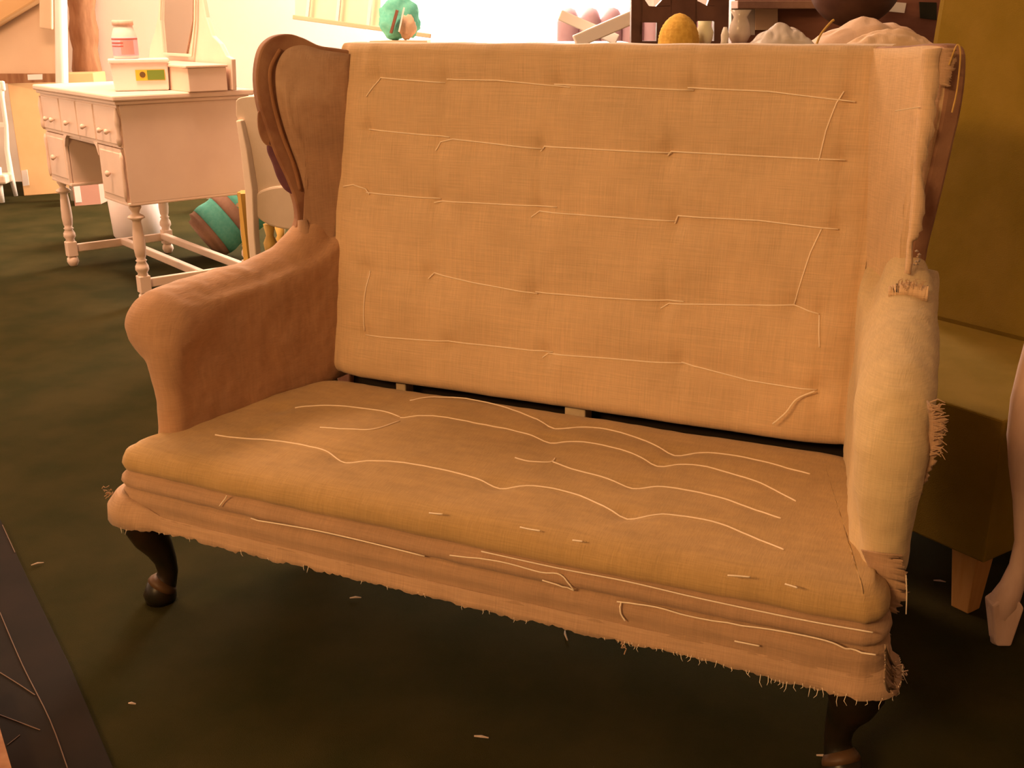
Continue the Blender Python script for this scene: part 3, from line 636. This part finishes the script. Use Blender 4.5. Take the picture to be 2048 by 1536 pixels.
# pole, hanging strip and rough brown post
p0 = UN(124, 175, FH, c0+FH*-.18); p1 = UN(120, -120, FH, c0+FH*-.18); base = Vector((p0.x, p0.y, 0)); 
po = thing('white_pole', 'thin white post standing in front of the large carton', 'pole', base)
MB().tube([Vector(), p0-base, p1-base], [.036, .036, .034], 14).obj('pole', M['paintw'], po, smooth=True)
a = UN(93, 58, FH, c0+FH*-.14); b = UN(92, -80, FH, c0+FH*-.14)
tag(MB().bar(a, b, .075, .03, up=FH).obj('hanging_slat', M['carton2'], bevel=.008), 'short pale slat hanging beside the white post', 'slat')
a = UN(168, 175, FH, c0+FH*.5); b = UN(150, -150, FH, c0+FH*.5); base = Vector((a.x, a.y, 0)); top_ = Vector((b.x, b.y, b.z))
t = thing('bark_post', 'rough reddish-brown rolled carpet standing against the white wall', 'carpet roll', base)
n_ = 26; pts = [Vector((0, 0, 0)).lerp(top_-base, i/n_) for i in range(n_+1)]
o = MB().tube(pts, [.085+.008*math.sin(i*1.7) for i in range(n_+1)], 18).obj('roll', M['brown'], t, smooth=True)
t.name = 'carpet_roll'
# white painted chair at the far left edge
wc = thing('painted_chair', 'white-painted chair cut off by the left edge of the photo', 'chair', U(20, 400, 'z', 0))
def wp(px, py, d=0): return UN(px, py, FH, wc.location+FH*d)-wc.location
MB().tube([wp(32, 392), wp(22, 350), wp(14, 300), wp(12, 250), wp(4, 195), wp(3, 168)], [.012, .017, .015, .013, .014, .016], 10).obj('rear_leg', M['paintw'], wc, smooth=True)
MB().tube([wp(4, 405, -.25), wp(-2, 370, -.25), wp(-6, 335, -.25)], [.016, .02, .024], 10).obj('front_leg', M['paintw'], wc, smooth=True)
MB().bar(wp(-60, 172), wp(10, 172), .03, .06).obj('back_rail', M['paintw'], wc, bevel=.01)
MB().tube([wp(-40, 392), wp(-40, 300), wp(-42, 168)], .014, 10).obj('rear_leg', M['paintw'], wc, smooth=True)
MB().prism([wp(24, 345), wp(-50, 345), wp(-62, 350, -.30), wp(10, 350, -.30)], (0, 0, -.055)).obj('seat', M['cream'], wc, bevel=.012)
MB().bar(wp(-40, 250), wp(12, 250), .02, .03).obj('back_slat', M['paintw'], wc, bevel=.004)
# white bin under the desk, brown stool, small boxes
a = U(262, 482, 'z', 0); r_ = 56/F*(a-CP).dot(FW); a = a+FH*r_
bn = thing('storage_bin', 'greyish-white lidded bin on the floor behind the dressing table legs', 'bin', a)
zt = UN(285, 372, FH, a).z
MB().lathe([(r_*.86, 0), (r_*.9, .01), (r_, zt), (r_*.97, zt), (r_*.95, zt-.01)], n=32).obj('body', M['grey'], bn, smooth=True)
MB().lathe([(r_*1.03, zt), (r_*1.04, zt+.012), (r_*1.0, zt+.03), (r_*.2, zt+.035)], n=32).obj('lid', M['grey'], bn, smooth=True)
sb = U(350, 492, 'z', 0); sb2 = U(408, 468, 'z', 0)
stl = thing('wooden_stool', 'dark brown wooden stool seen under the dressing table', 'stool', sb)
off = (sb2-sb); wv = RH*.30; hh = .44
for p in (Vector(), off, Vector()+wv, off+wv): MB().bar(p, p+Vector((0, 0, hh)), .045, .045).obj('leg', M['darkw'], stl, bevel=.003)
MB().prism([Vector((0, 0, hh))-wv*.1-off*.1, wv*1.1-off*.1+Vector((0, 0, hh)), off*1.1+wv*1.1+Vector((0, 0, hh)), off*1.1-wv*.1+Vector((0, 0, hh))], (0, 0, .03)).obj('seat', M['darkw'], stl, bevel=.006)
a = U(150, 412, 'z', 0); b = U(202, 408, 'z', 0)
x_ = thing('small_carton', 'pinkish-brown small carton glimpsed under the kneehole', 'box', a)
MB().prism([Vector(), b-a, b-a+Vector((0, 0, .17)), Vector((0, 0, .17))], FH*.16).obj('body', mat('pink_carton', (.55, .30, .24), rough=.85), x_)
MB().prism([(b-a)*.05-FH*.003+Vector((0, 0, .02)), (b-a)*.28-FH*.003+Vector((0, 0, .02)), (b-a)*.28-FH*.003+Vector((0, 0, .15)), (b-a)*.05-FH*.003+Vector((0, 0, .15))], FH*.002).obj('paper_label', M['label'], x_)
a = at(412, 398, 6.3); a.z = 0; wb = thing('white_bench', 'low white bench in the distance between the stool and the cream chair', 'bench', a)
zt = at(412, 398, 6.3).z
MB().prism([Vector((0, 0, zt)), RH*.20+Vector((0, 0, zt)), RH*.20+FH*.25+Vector((0, 0, zt)), FH*.25+Vector((0, 0, zt))], (0, 0, .03)).obj('top', M['paintw'], wb, bevel=.004)
for p in (RH*.02, RH*.16, RH*.02+FH*.22, RH*.16+FH*.22): MB().bar(p, p+Vector((0, 0, zt)), .03, .03).obj('leg', M['paintw'], wb)
MB().lathe([(.045, zt+.03), (.035, zt+.06), (.03, zt+.14), (.035, zt+.2)], RH*.10+FH*.1, 14).obj('turned_post', M['paintw'], wb, smooth=True)

# low cream nursing chair -----------------------------------------
ND = 3.95
cb = UN(505, 560, FH, at(505, 560, ND)); cb.z = 0
nc = thing('nursing_chair', 'low cream upholstered chair half hidden behind the left wing', 'chair', cb)
def np_(px, py, d=0): return UN(px, py, FH, cb+FH*d)-cb
MB().tube([Vector((np_(515, 560).x, np_(515, 560).y, 0)), np_(507, 470), np_(503, 380), np_(492, 300), np_(480, 240)], [.019, .022, .024, .02, .015], 4).obj('rear_leg', M['cream'], nc, bevel=.004)
# back: scrolled side profile swept across the chair
pr = [(470, 202), (478, 196), (500, 193), (530, 196), (545, 215), (556, 260), (565, 320), (572, 380), (505, 385), (500, 330), (492, 275), (478, 250), (470, 232)]
pr = [np_(a, b) for a, b in spline(pr, 4)]
wdir = FH*.40+RH*.05
MB().prism([p+wdir*.02 for p in pr], wdir).obj('backrest', M['cream'], nc, bevel=.015)
ps = [np_(a, b) for a, b in spline([(505, 400), (520, 382), (560, 372), (620, 378), (690, 385), (700, 430), (690, 460), (600, 462), (540, 452), (508, 430)], 4)]
MB().prism(ps, wdir).obj('seat', M['cream'], nc, bevel=.02)
def tleg(px, py, d, name='front_leg'):
    top_ = np_(px, py, d); z = top_.z
    MB().lathe([(.012, 0), (.02, .01), (.022, z*.25), (.014, z*.42), (.024, z*.5), (.012, z*.56), (.022, z*.72), (.026, z*.8), (.014, z*.88), (.022, z)], (top_.x, top_.y, 0), 14).obj(name, M['gold'], nc, smooth=True)
tleg(538, 448, .08, 'turned_leg'); tleg(560, 452, .30, 'turned_leg'); tleg(668, 455, .05, 'turned_leg')
MB().bar(np_(486, 384, .04), Vector((np_(492, 384, .38).x, np_(492, 384, .38).y, 0)), .018, .018).obj('rear_leg', M['gold'], nc, label='golden wooden leg')
MB().bar(np_(482, 384, .39), Vector((np_(484, 384, .39).x, np_(484, 384, .39).y, 0)), .024, .024).obj('rear_leg', M['gold'], nc)

# striped bolster leaning between desk and chair -------------------
D1 = 5.12
a = at(418, 548, D1); b = at(512, 392, D1); a.z = max(a.z, .10)
bo = thing('striped_bolster', 'teal and brown banded cloth roll leaning behind the cream chair', 'cloth roll', Vector((a.x, a.y, 0)))
ax_ = (b-a); L = ax_.length*1.05; z_ = ax_.normalized(); x_ = z_.cross(FH).normalized(); y_ = z_.cross(x_); Mx = Matrix((x_, y_, z_)).transposed()
rb = .125
cuts = [(-.04, .12, 'tbrown'), (.12, .42, 'teal'), (.42, .60, 'tbrown'), (.60, 1.05, 'teal')]
org = a-bo.location
for k, (t0, t1, m) in enumerate(cuts):
    prf = []
    for i in range(7):
        t = t0+(t1-t0)*i/6; rr = rb*(1 if .02 < t < .98 else .8); prf.append((rr+.003*math.sin(i), L*t))
    MB().lathe(prf, org, 28, Mx).obj('cloth_band', M[m], bo, smooth=True)
low = min((bo.matrix_basis@v.co).z for c in bo.children for v in c.data.vertices)
bo.location.z -= low
# ---------------- above / behind the settee back ----------------
# white-papered worktable under the window
wt_ = thing('work_table', 'white-topped work table glaring under the shop window', 'table', G(-.30, 4.5))
zt = .955
MB().prism([Vector((0, 0, zt)), RH*.8+Vector((0, 0, zt)), RH*.8+FH*.6+Vector((0, 0, zt)), FH*.6+Vector((0, 0, zt))], (0, 0, -.03)).obj('table_top', M['paintw'], wt_)
for p in (RH*.04+FH*.04, RH*.75+FH*.04, RH*.04+FH*.55, RH*.75+FH*.55): MB().bar(p, p+Vector((0, 0, zt-.03)), .05, .05).obj('leg', M['paintw'], wt_)
# pale slatted rack leaning
D = 5.2
rk = thing('slatted_rack', 'pale slatted panel with a thin rail propped against the white wall', 'rack', Vector((at(600, 40, D).x, at(600, 40, D).y, 0)))
rp = lambda px, py, d=D: at(px, py, d)-rk.location
MB().bar(rp(586, 34), rp(862, 72), .02, .02).obj('rail', M['carton2'], rk, bevel=.003)
MB().prism([rp(590, 34, D+.05), rp(760, 55, D+.05), rp(765, -120, D+.05), rp(590, -120, D+.05)], FH*.015).obj('panel', M['pal'], rk)
for px in (618, 678, 740): MB().bar(rp(px-4, 34+(px-586)*.14), rp(px+12, -110), .016, .012).obj('slat', M['paintw'], rk)
for px in (600, 850): 
    q = rp(px, 36+(px-586)*.14); MB().bar(q, Vector((q.x, q.y, 0)), .02, .02).obj('leg', M['paintw'], rk)
# teal bundle with white stick
D = 4.6
tc = at(800, 40, D); base = Vector((tc.x, tc.y, 0))
sd2 = thing('bedside_stand', 'plain stand behind the settee carrying the teal bundle', 'table', base)
ztop = at(800, 78, D).z-.005
MB().box((0, 0, ztop-.012), (.24, .22, .024), YAW).obj('top', M['carton2'], sd2)
for i, j in ((-1, -1), (-1, 1), (1, -1), (1, 1)): 
    p = RH*(.10*i)+FH*(.09*j); MB().bar(p, p+Vector((0, 0, ztop-.024)), .02, .02).obj('leg', M['carton2'], sd2)
tb = thing('teal_bundle', 'crumpled teal cloth bundle with a brown fold against the bright window', 'cloth', base+Vector((0, 0, ztop)))
def blob(name, c, r, sc, m, parent, seed, amp=.25, n=20):
    vs = []; fs = []
    for i in range(n+1):
        th = math.pi*i/n
        for j in range(n*2):
            ph = math.pi*j/n; d = Vector((math.sin(th)*math.cos(ph), math.sin(th)*math.sin(ph), math.cos(th)))
            rr = r*(1+amp*noise.noise(d*1.6+Vector((seed, 0, 0)))+amp*.5*noise.noise(d*4+Vector((0, seed, 0))))
            q = RH*(d.x*rr*sc[0])+FH*(d.y*rr*sc[1])+Vector((0, 0, d.z*rr*sc[2])); vs.append(Vector(c)+q)
    w = n*2
    for i in range(n):
        for j in range(w): fs.append((i*w+j, i*w+(j+1) % w, (i+1)*w+(j+1) % w, (i+1)*w+j))
    return MB().add(vs, fs).obj(name, m, parent, smooth=True)
blob('cloth', (RH*-.005)+Vector((0, 0, .088)), .088, (1.05, .8, .95), M['teal'], tb, 3)
blob('brown_fold', RH*.035-FH*.06+Vector((0, 0, .055)), .04, (.9, .5, 1.2), M['cloth'], tb, 5)
MB().bar(RH*.005-FH*.115+Vector((0, 0, .035)), RH*.03-FH*.115+Vector((0, 0, .13)), .010, .006).obj('white_stick', M['label'], tb)
MB().bar(RH*-.03-FH*.10+Vector((0, 0, .03)), RH*.0-FH*.10+Vector((0, 0, .12)), .035, .01).obj('brown_tag', M['redw'], tb)
# mauve channelled sofa
D = 5.6
sf = Vector((at(1180, 60, D).x, at(1180, 60, D).y, 0))+FH*.25; ms = thing('channel_sofa', 'mauve velvet sofa back with vertical channels right of the bright window glare', 'sofa', sf)
zt = at(1180, 24, D).z; zl = .38
x0 = (at(1118, 30, D)-sf).dot(RH); 
for i in range(12):
    xx = x0+.06+i*.115; MB().tube([RH*xx+Vector((0, 0, zl)), RH*xx+Vector((0, 0, zt-.05)), RH*(xx)+FH*.02+Vector((0, 0, zt-.015)), RH*xx+FH*.06+Vector((0, 0, zt))], [.062, .062, .05, .02], 12).obj('back_channel', M['mauve'], ms, smooth=True)
MB().prism([RH*x0-FH*.6+Vector((0, 0, .12)), RH*(x0+1.4)-FH*.6+Vector((0, 0, .12)), RH*(x0+1.4)+FH*.1+Vector((0, 0, .12)), RH*x0+FH*.1+Vector((0, 0, .12))], (0, 0, .28)).obj('seat', M['mauve'], ms, bevel=.03)
for i, j in ((.05, -.5), (1.35, -.5), (.05, .05), (1.35, .05)): p = RH*(x0+i)+FH*j; MB().bar(p, p+Vector((0, 0, .12)), .04, .04).obj('leg', M['darkw'], ms)
# white plank lying across
D = 4.1
a = at(1150, 84, D); b = at(1275, 30, D)
tag(MB().bar(a, b, .05, .03, up=FH).obj('white_board', M['paintw'], bevel=.004), 'white-painted board slanting up beside the dark carved chair', 'board')
a = at(1120, 30, D+.1); b = at(1235, 80, D+.1)
tag(MB().bar(a, b, .04, .025, up=FH).obj('white_board', M['paintw'], bevel=.004), 'white-painted board slanting down in front of the mauve sofa', 'board')

# dark carved chair: back board with cut-outs
D = 3.3
cb2 = at(1360, 60, D); cb2.z = 0
dc = thing('carved_chair', 'dark carved wooden chair back with pierced openings behind the settee', 'chair', cb2)
cp = lambda px, py, d=D: UN(px, py, FH, cb2+FH*(d-D))-cb2
def board(polys, th=.03, nm='back_panel', m='darkw'):
    mb = MB()
    for p in polys: mb.prism([cp(*q) for q in p], FH*th)
    return mb.obj(nm, M[m], dc, bevel=.002)
board([[(1262, 110), (1284, 110), (1290, -150), (1264, -150)]], .04, 'stile'); board([[(1428, 110), (1456, 110), (1462, -150), (1430, -150)]], .04, 'stile')
board([[(1278, 45), (1345, 45), (1345, 12), (1312, 13), (1298, 12), (1290, 0), (1290, -10), (1278, -10)], [(1312, 13), (1345, 12), (1345, -150), (1327, -10), (1324, 0)],
       [(1340, 44), (1395, 44), (1395, -150), (1340, -150)], [(1390, 42), (1432, 42), (1432, 12), (1415, 12), (1400, 4), (1390, 0)], [(1280, -60), (1440, -60), (1440, -150), (1280, -150)], [(1414, 12), (1432, 12), (1432, -20), (1424, -20)]], .028)
board([[(1278, 70), (1284, 70), (1286, 42), (1278, 42)], [(1312, 110), (1330, 110), (1330, 42), (1314, 42)], [(1376, 110), (1394, 110), (1394, 40), (1376, 40)]], .026, 'splat')
board([[(1278, 112), (1432, 112), (1432, 82), (1278, 82)]], .03, 'lower_rail')
for px in (1273, 1442): q = cp(px, 105); MB().bar(q+FH*.02, Vector((q.x, q.y, 0))+FH*.02, .035, .035).obj('rear_leg', M['darkw'], dc); MB().bar(Vector((q.x, q.y, .44))+FH*.40, Vector((q.x, q.y, 0))+FH*.40, .035, .035).obj('front_leg', M['darkw'], dc)
q = cp(1273, 105); q2 = cp(1442, 105); q.z = q2.z = .44; MB().prism([q, q2, q2+FH*.42, q+FH*.42], (0, 0, .04)).obj('seat', M['darkw'], dc, bevel=.006)
# yellow woven dome
D = 2.9
a = at(1356, 110, D); tz = at(1356, 26, D).z; r_ = 37/F*D
sh = thing('side_table', 'narrow side table hidden behind the settee back, carrying small wares', 'table', Vector((a.x, a.y, 0))+RH*.08+FH*.05)
zt = at(1420, 92, D).z
MB().box((0, 0, zt-.012), (.29, .22, .024), YAW).obj('top', M['redw'], sh, bevel=.003)
for i in (-1, 1):
    for j in (-1, 1): p = RH*.12*i+FH*.09*j; MB().bar(p, p+Vector((0, 0, zt-.024)), .025, .025).obj('leg', M['redw'], sh)
wd = thing('woven_dome', 'golden yellow knitted dome in front of the dark carved chair', 'tea cosy', Vector((a.x, a.y, zt)))
hh = tz-zt; pf = [(r_*1.05*(1-(i/22)**2.5)**.62, hh*i/22) for i in range(23)]; pf[-1] = (.001, hh)
mb = MB(); vs = []; fs = []; n = 44
for r1, z1 in pf:
    for j in range(n): t = 2*math.pi*j/n; rr = r1*(1+.05*math.cos(22*t))+.0008*math.cos(z1*700); vs.append((rr*math.cos(t), rr*math.sin(t), z1))
for i in range(len(pf)-1):
    for j in range(n): fs.append((i*n+j, i*n+(j+1) % n, (i+1)*n+(j+1) % n, (i+1)*n+j))
mb.add(vs, fs).obj('knitted_body', M['yell'], wd, smooth=True)
def ware(name, px, ytop, rpx, prof, m, lab, cat, dd=2.95):
    a = at(px, 85, dd); b = at(px, ytop, dd); r1 = rpx/F*dd; h1 = b.z-zt
    t = thing(name, lab, cat, Vector((a.x, a.y, zt)))
    MB().lathe([(r1*p, h1*q) for p, q in prof], n=20).obj('body', M[m], t, smooth=True); return t
ware('pottery_jug', 1408, 42, 18, [(.6, 0), (.9, .25), (1, .55), (.7, .8), (.75, 1)], 'pal', 'small pale jug between the bars of the dark carved chair', 'jug', 2.93)
ware('glass_vase', 1478, 20, 24, [(.5, 0), (.95, .3), (.8, .6), (.55, .8), (.9, 1)], 'glass', 'cloudy grey glass vase right of the dark carved chair', 'vase', 2.93)
ware('small_figurine', 1449, 54, 9, [(1, 0), (.8, .3), (.9, .6), (.4, 1)], 'paintw', 'tiny white ornament beside the grey glass vase', 'ornament', 2.84)
# reddish cabinet behind, with shelf and white card
D = 3.9
a = at(1465, 90, D); b = at(1985, 90, D)
cab = thing('wooden_cabinet', 'reddish-brown wooden cabinet filling the gap behind the right of the settee', 'cabinet', Vector((a.x, a.y, 0)))
wv = RH*(b-a).dot(RH)
MB().prism([Vector(), wv, wv+Vector((0, 0, 1.5)), Vector((0, 0, 1.5))], FH*.4).obj('body', M['redw'], cab, bevel=.004)
kp = lambda px, py, o=0: UN(px, py, FH, a-FH*o)-cab.location
MB().prism([kp(1462, 2, .001), kp(1640, 2, .001), kp(1640, 18, .001), kp(1462, 18, .001)], -FH*.12).obj('shelf', M['tbrown'], cab, bevel=.003)
MB().prism([kp(1840, 36, .002), kp(1872, 40, .002), kp(1872, 5, .002), kp(1838, 4, .002)], -FH*.006).obj('dark_panel', M['dark'], cab)
MB().prism([kp(1462, 70, .001), kp(1509, 70, .001), kp(1509, 10, .001), kp(1462, 10, .001)], -FH*.006).obj('grey_panel', M['glass'], cab)
cd = thing('white_card', 'plain pinkish-white upright card under the cabinet shelf', 'card', cab.location+kp(1530, 66, .02)); 
o_ = cd.location-cab.location
MB().prism([kp(1510, 60, .012)-o_, kp(1555, 60, .012)-o_, kp(1555, 16, .012)-o_, kp(1510, 16, .012)-o_], -FH*.004).obj('card', M['carton2'], cd)
c2 = thing('white_card', 'bright white rectangular card right of the dark round bowl', 'card', cab.location+kp(1785, 25, .02)); o_ = c2.location-cab.location
MB().prism([kp(1768, 22, .012)-o_, kp(1808, 26, .012)-o_, kp(1812, 6, .012)-o_, kp(1775, 3, .012)-o_], -FH*.004).obj('card', M['label'], c2)
# dark round hanging bowl/shade
D = 3.35
c = at(1712, -40, D); R_ = 92/F*D
lsd = thing('lampshade', 'large dark brown rounded lampshade hanging over the cloth pile', 'lampshade', c)
pf = [(R_*math.cos(t), -R_*.98*math.sin(t)) for t in [math.pi/2*i/16 for i in range(17)]]; pf[-1] = (.002, pf[-1][1])
MB().lathe(pf+[(.002, pf[-1][1]+.01)]+[(r1*.93, z1*.93) for r1, z1 in pf[:-1][::-1]], n=32).obj('bowl', M['darkw'], lsd, smooth=True)
MB().tube([(0, 0, -.02), (0, 0, H-c.z)], .006, 8).obj('cord', M['dark'], lsd)
MB().bar((-R_*.93, 0, -.005), (R_*.93, 0, -.005), .01, .01).obj('spider', M['dark'], lsd)
# pile of rumpled cloths
D = 2.75
a = at(1740, 110, D); base = Vector((a.x, a.y, 0)); zt2 = at(1740, 94, D).z
tb2 = thing('low_table', 'low table behind the settee carrying the rumpled cloths', 'table', base)
MB().box((0, 0, zt2-.012), (.295, .31, .024), YAW).obj('top', M['redw'], tb2, bevel=.003)
for i in (-1, 1):
    for j in (-1, 1): p = RH*.13*i+FH*.12*j; MB().bar(p, p+Vector((0, 0, zt2-.024)), .025, .025).obj('leg', M['redw'], tb2)
def heap(name, px, ytop, wpx, m, lab, seed, dy=0, sc=1):
    c = at(px, 94, D)+FH*dy; c.z = zt2+.001; h = at(px, ytop, D).z-zt2; w = wpx/F*D
    def fn(u, v):
        x = (u-.5)*2; y = (v-.5)*2; e = max(0, 1-abs(x)**1.5)*max(0, 1-y*y)
        z = h*e**.8*(1+.20*noise.noise(Vector((x*2.6+seed, y*2, 0))))+.004*noise.noise(Vector((x*6, y*3+seed, 0)))*min(1, e*3)
        return RH*(x*w)+FH*(y*.12*sc)+Vector((0, 0, max(z, .001)))
    o = MB().grid(50, 30, fn).obj(name, M[m]); o.location = c; s_ = o.modifiers.new('solid', 'SOLIDIFY'); s_.thickness = .002; s_.offset = 1
    return tag(o, lab, 'cloth')
heap('folded_cloth', 1748, 38, 118, 'cloth', 'tan rumpled cloth heaped highest behind the settee back', 1, .05, .8)
heap('folded_cloth', 1752, 60, 85, 'carton2', 'paler pinkish cloth crumpled in front of the tan heap', 8, -.10, .45)
D = 2.75
a = at(1558, 110, D); base = Vector((a.x, a.y, 0)); heap('folded_cloth', 1562, 50, 62, 'glass', 'low greyish cloth mound beside the upright card', 4, 0, .6)
t3 = thing('wooden_stool', 'stool behind the settee under the greyish cloth mound', 'stool', base)
MB().box((0, 0, zt2-.0125), (.155, .17, .024), YAW).obj('seat', M['redw'], t3, bevel=.003)
for i in (-1, 1):
    for j in (-1, 1): p = RH*.055*i+FH*.06*j; MB().bar(p, p+Vector((0, 0, zt2-.024)), .025, .025).obj('leg', M['redw'], t3)
tag(MB().tube([at(*p, 2.62) for p in spline([(1632, 92), (1642, 68), (1662, 44), (1668, 40)], 5)], .003, 6).obj('cane_strip', M['gold']), 'thin curved golden cane poking up left of the tan cloth', 'cane')

# ---------------- right-hand chairs ----------------
oc = thing('olive_armchair', 'tall olive-green upholstered chair on tapered beech legs behind the right arm', 'chair', (.79, .565, 0), 0)
fd = Vector((-.85, .527, 0)); sdv = Vector((.527, .85, 0)); Wd, Dp = .61, .56
def zb_(px, py, p): n = FH; return UN(px, py, n, p).z
zs1 = .405; zs0 = .135
def rbox(name, o, a, b, c, m, par, bev=.02, **k):
    o = Vector(o); a = Vector(a); b = Vector(b); c = Vector(c)
    return MB().add([o, o+a, o+a+b, o+b, o+c, o+a+c, o+a+b+c, o+b+c], [(3, 2, 1, 0), (4, 5, 6, 7), (0, 1, 5, 4), (1, 2, 6, 5), (2, 3, 7, 6), (3, 0, 4, 7)]).obj(name, m, par, bevel=bev, **k)
rbox('seat', (0, 0, zs0), fd*Wd, sdv*Dp, (0, 0, zs1-zs0), M['olive'], oc, .004)
rbox('backrest', sdv*(Dp-.10)+Vector((0, 0, zs1-.01))-fd*.0, fd*Wd, sdv*.11, sdv*.08+Vector((0, 0, .90)), M['olive'], oc, .02)
for i, j in ((.03, .03), (Wd-.085, .03), (.03, Dp-.085), (Wd-.085, Dp-.085)):
    o = fd*(i+.028)+sdv*(j+.028)
    vs = []
    for z, h in ((0, .018), (zs0, .028)):
        for a, b in ((-1, -1), (1, -1), (1, 1), (-1, 1)): q = o+fd*a*h+sdv*b*h; vs.append((q.x, q.y, z))
    MB().add(vs, [(3, 2, 1, 0), (4, 5, 6, 7), (0, 1, 5, 4), (1, 2, 6, 5), (2, 3, 7, 6), (3, 0, 4, 7)]).obj('leg', M['orange'], oc, bevel=.002)
# cream cabriole chair, mostly out of frame
kb = Vector((.846, .549, 0))
cc = thing('cabriole_chair', 'pinkish bare-wood cabriole chair leg at the right edge in front of the olive chair', 'chair', kb)
def kq(px, py): return UN(px, py, FH, kb)-kb
def cab_leg(off, mir=1, par=cc):
    pts = [(1998, 1281, 17), (1999, 1250, 20), (2000, 1222, 25), (2008, 1200, 30), (2024, 1170, 24), (2038, 1130, 19), (2047, 1080, 17), (2046, 1000, 19), (2042, 930, 23), (2044, 870, 28), (2056, 800, 32), (2075, 740, 36), (2096, 690, 42), (2110, 640, 44)]
    P = [kq(a, b)+Vector(off) for a, b, _ in pts]; z0 = P[0].z; d_ = (kb-CP).dot(FW)
    for p in P: p.z -= z0
    if mir < 0:
        P = [Vector((2*P[-1].x-p.x, p.y, p.z)) for p in P]
    return MB().tube(P, [w/F*d_ for _, _, w in pts], 14, .9).obj('leg', M['pink'], par, smooth=True)
l0_ = cab_leg((0, 0, 0))
z0_ = kq(1998, 1281).z
MB().prism([kq(*p)-Vector((0, 0, z0_))-FH*.019 for p in ((1976, 1200), (1996, 1186), (2030, 1190), (2040, 1205), (2014, 1280), (1985, 1280))], FH*.036).obj('foot', M['pink'], l0_, bevel=.004)
cab_leg((.52, -.10, 0)); cab_leg((.36, -.36, 0)); cab_leg((.74, -.42, 0))
zt = kq(2080, 640).z
rbox('seat', (.07, -.02, zt-.01), (.50, -.10, 0), (.30, -.36, 0), (0, 0, .09), M['cream'], cc, .02)
rbox('backrest', (.59, -.11, zt+.07), (.05, -.01, 0), (.30, -.36, 0), (.05, 0, .45), M['cream'], cc, .02)

# ---------------- floor bits ----------------
sh_ = [U(0, 1040, 'z', 0), U(60, 1170, 'z', 0), U(140, 1335, 'z', 0), U(235, 1560, 'z', 0), U(120, 1700, 'z', 0), U(-500, 1500, 'z', 0), U(-500, 1100, 'z', 0)]
ds = thing('dark_sheet', 'dark scratched board lying flat on the carpet at the lower left', 'board', sh_[1])
MB().prism([p-sh_[1] for p in sh_], (0, 0, .006)).obj('sheet', M['slate'], ds, bevel=.001)
sc_m = mat('scratch_twine', (.16, .10, .07))
for l in ([(0, 1225), (45, 1330), (100, 1440), (135, 1536)], [(0, 1345), (40, 1370), (70, 1390)], [(0, 1430), (40, 1445), (80, 1460)], [(15, 1490), (40, 1470)], [(5, 1050), (30, 1105)]):
    MB().tube([U(*p, 'z', .007)-sh_[1] for p in spline(l, 4)], .0009, 5).obj('twine_scrap', sc_m, ds)
MB().bar(U(-40, 1400, 'z', .02), U(4, 1560, 'z', .02), .03, .026).obj('wood_offcut', M['brown'])
tag(bpy.data.objects['wood_offcut'], 'reddish-brown wood offcut at the very bottom left corner', 'wood')
lint_m = mat('lint', (.55, .42, .33))
for px, py, L1, an, lb_ in ((711, 1196, .011, .4, 'white lint scrap on the carpet under the settee front'), (963, 1475, .012, .1, 'white lint scrap on the dark carpet at the bottom centre'),
                       (1130, 1270, .018, 2.2, 'short white thread just below the frayed hem'), (1240, 1130, .0, 0, None), (75, 1128, .012, .9, 'pale lint scrap beside the edge of the dark board'), (1880, 1163, .012, 0, 'pale lint scrap between the settee and the beech leg'), (263, 1408, .006, 0, 'tiny lint speck on the carpet below the left leg'), (1652, 1513, .014, .2, 'amber fluff scrap on the carpet below the right leg')):
    if not lb_: continue
    a = U(px, py, 'z', .004); d = Vector((math.cos(an), math.sin(an), 0))*L1
    tag(MB().tube([a-d, a+Vector((0, 0, .002)), a+d*.7+Vector((.002, .003, 0))], [.0012, .002, .001], 6).obj('lint_scrap', lint_m), lb_, 'lint')
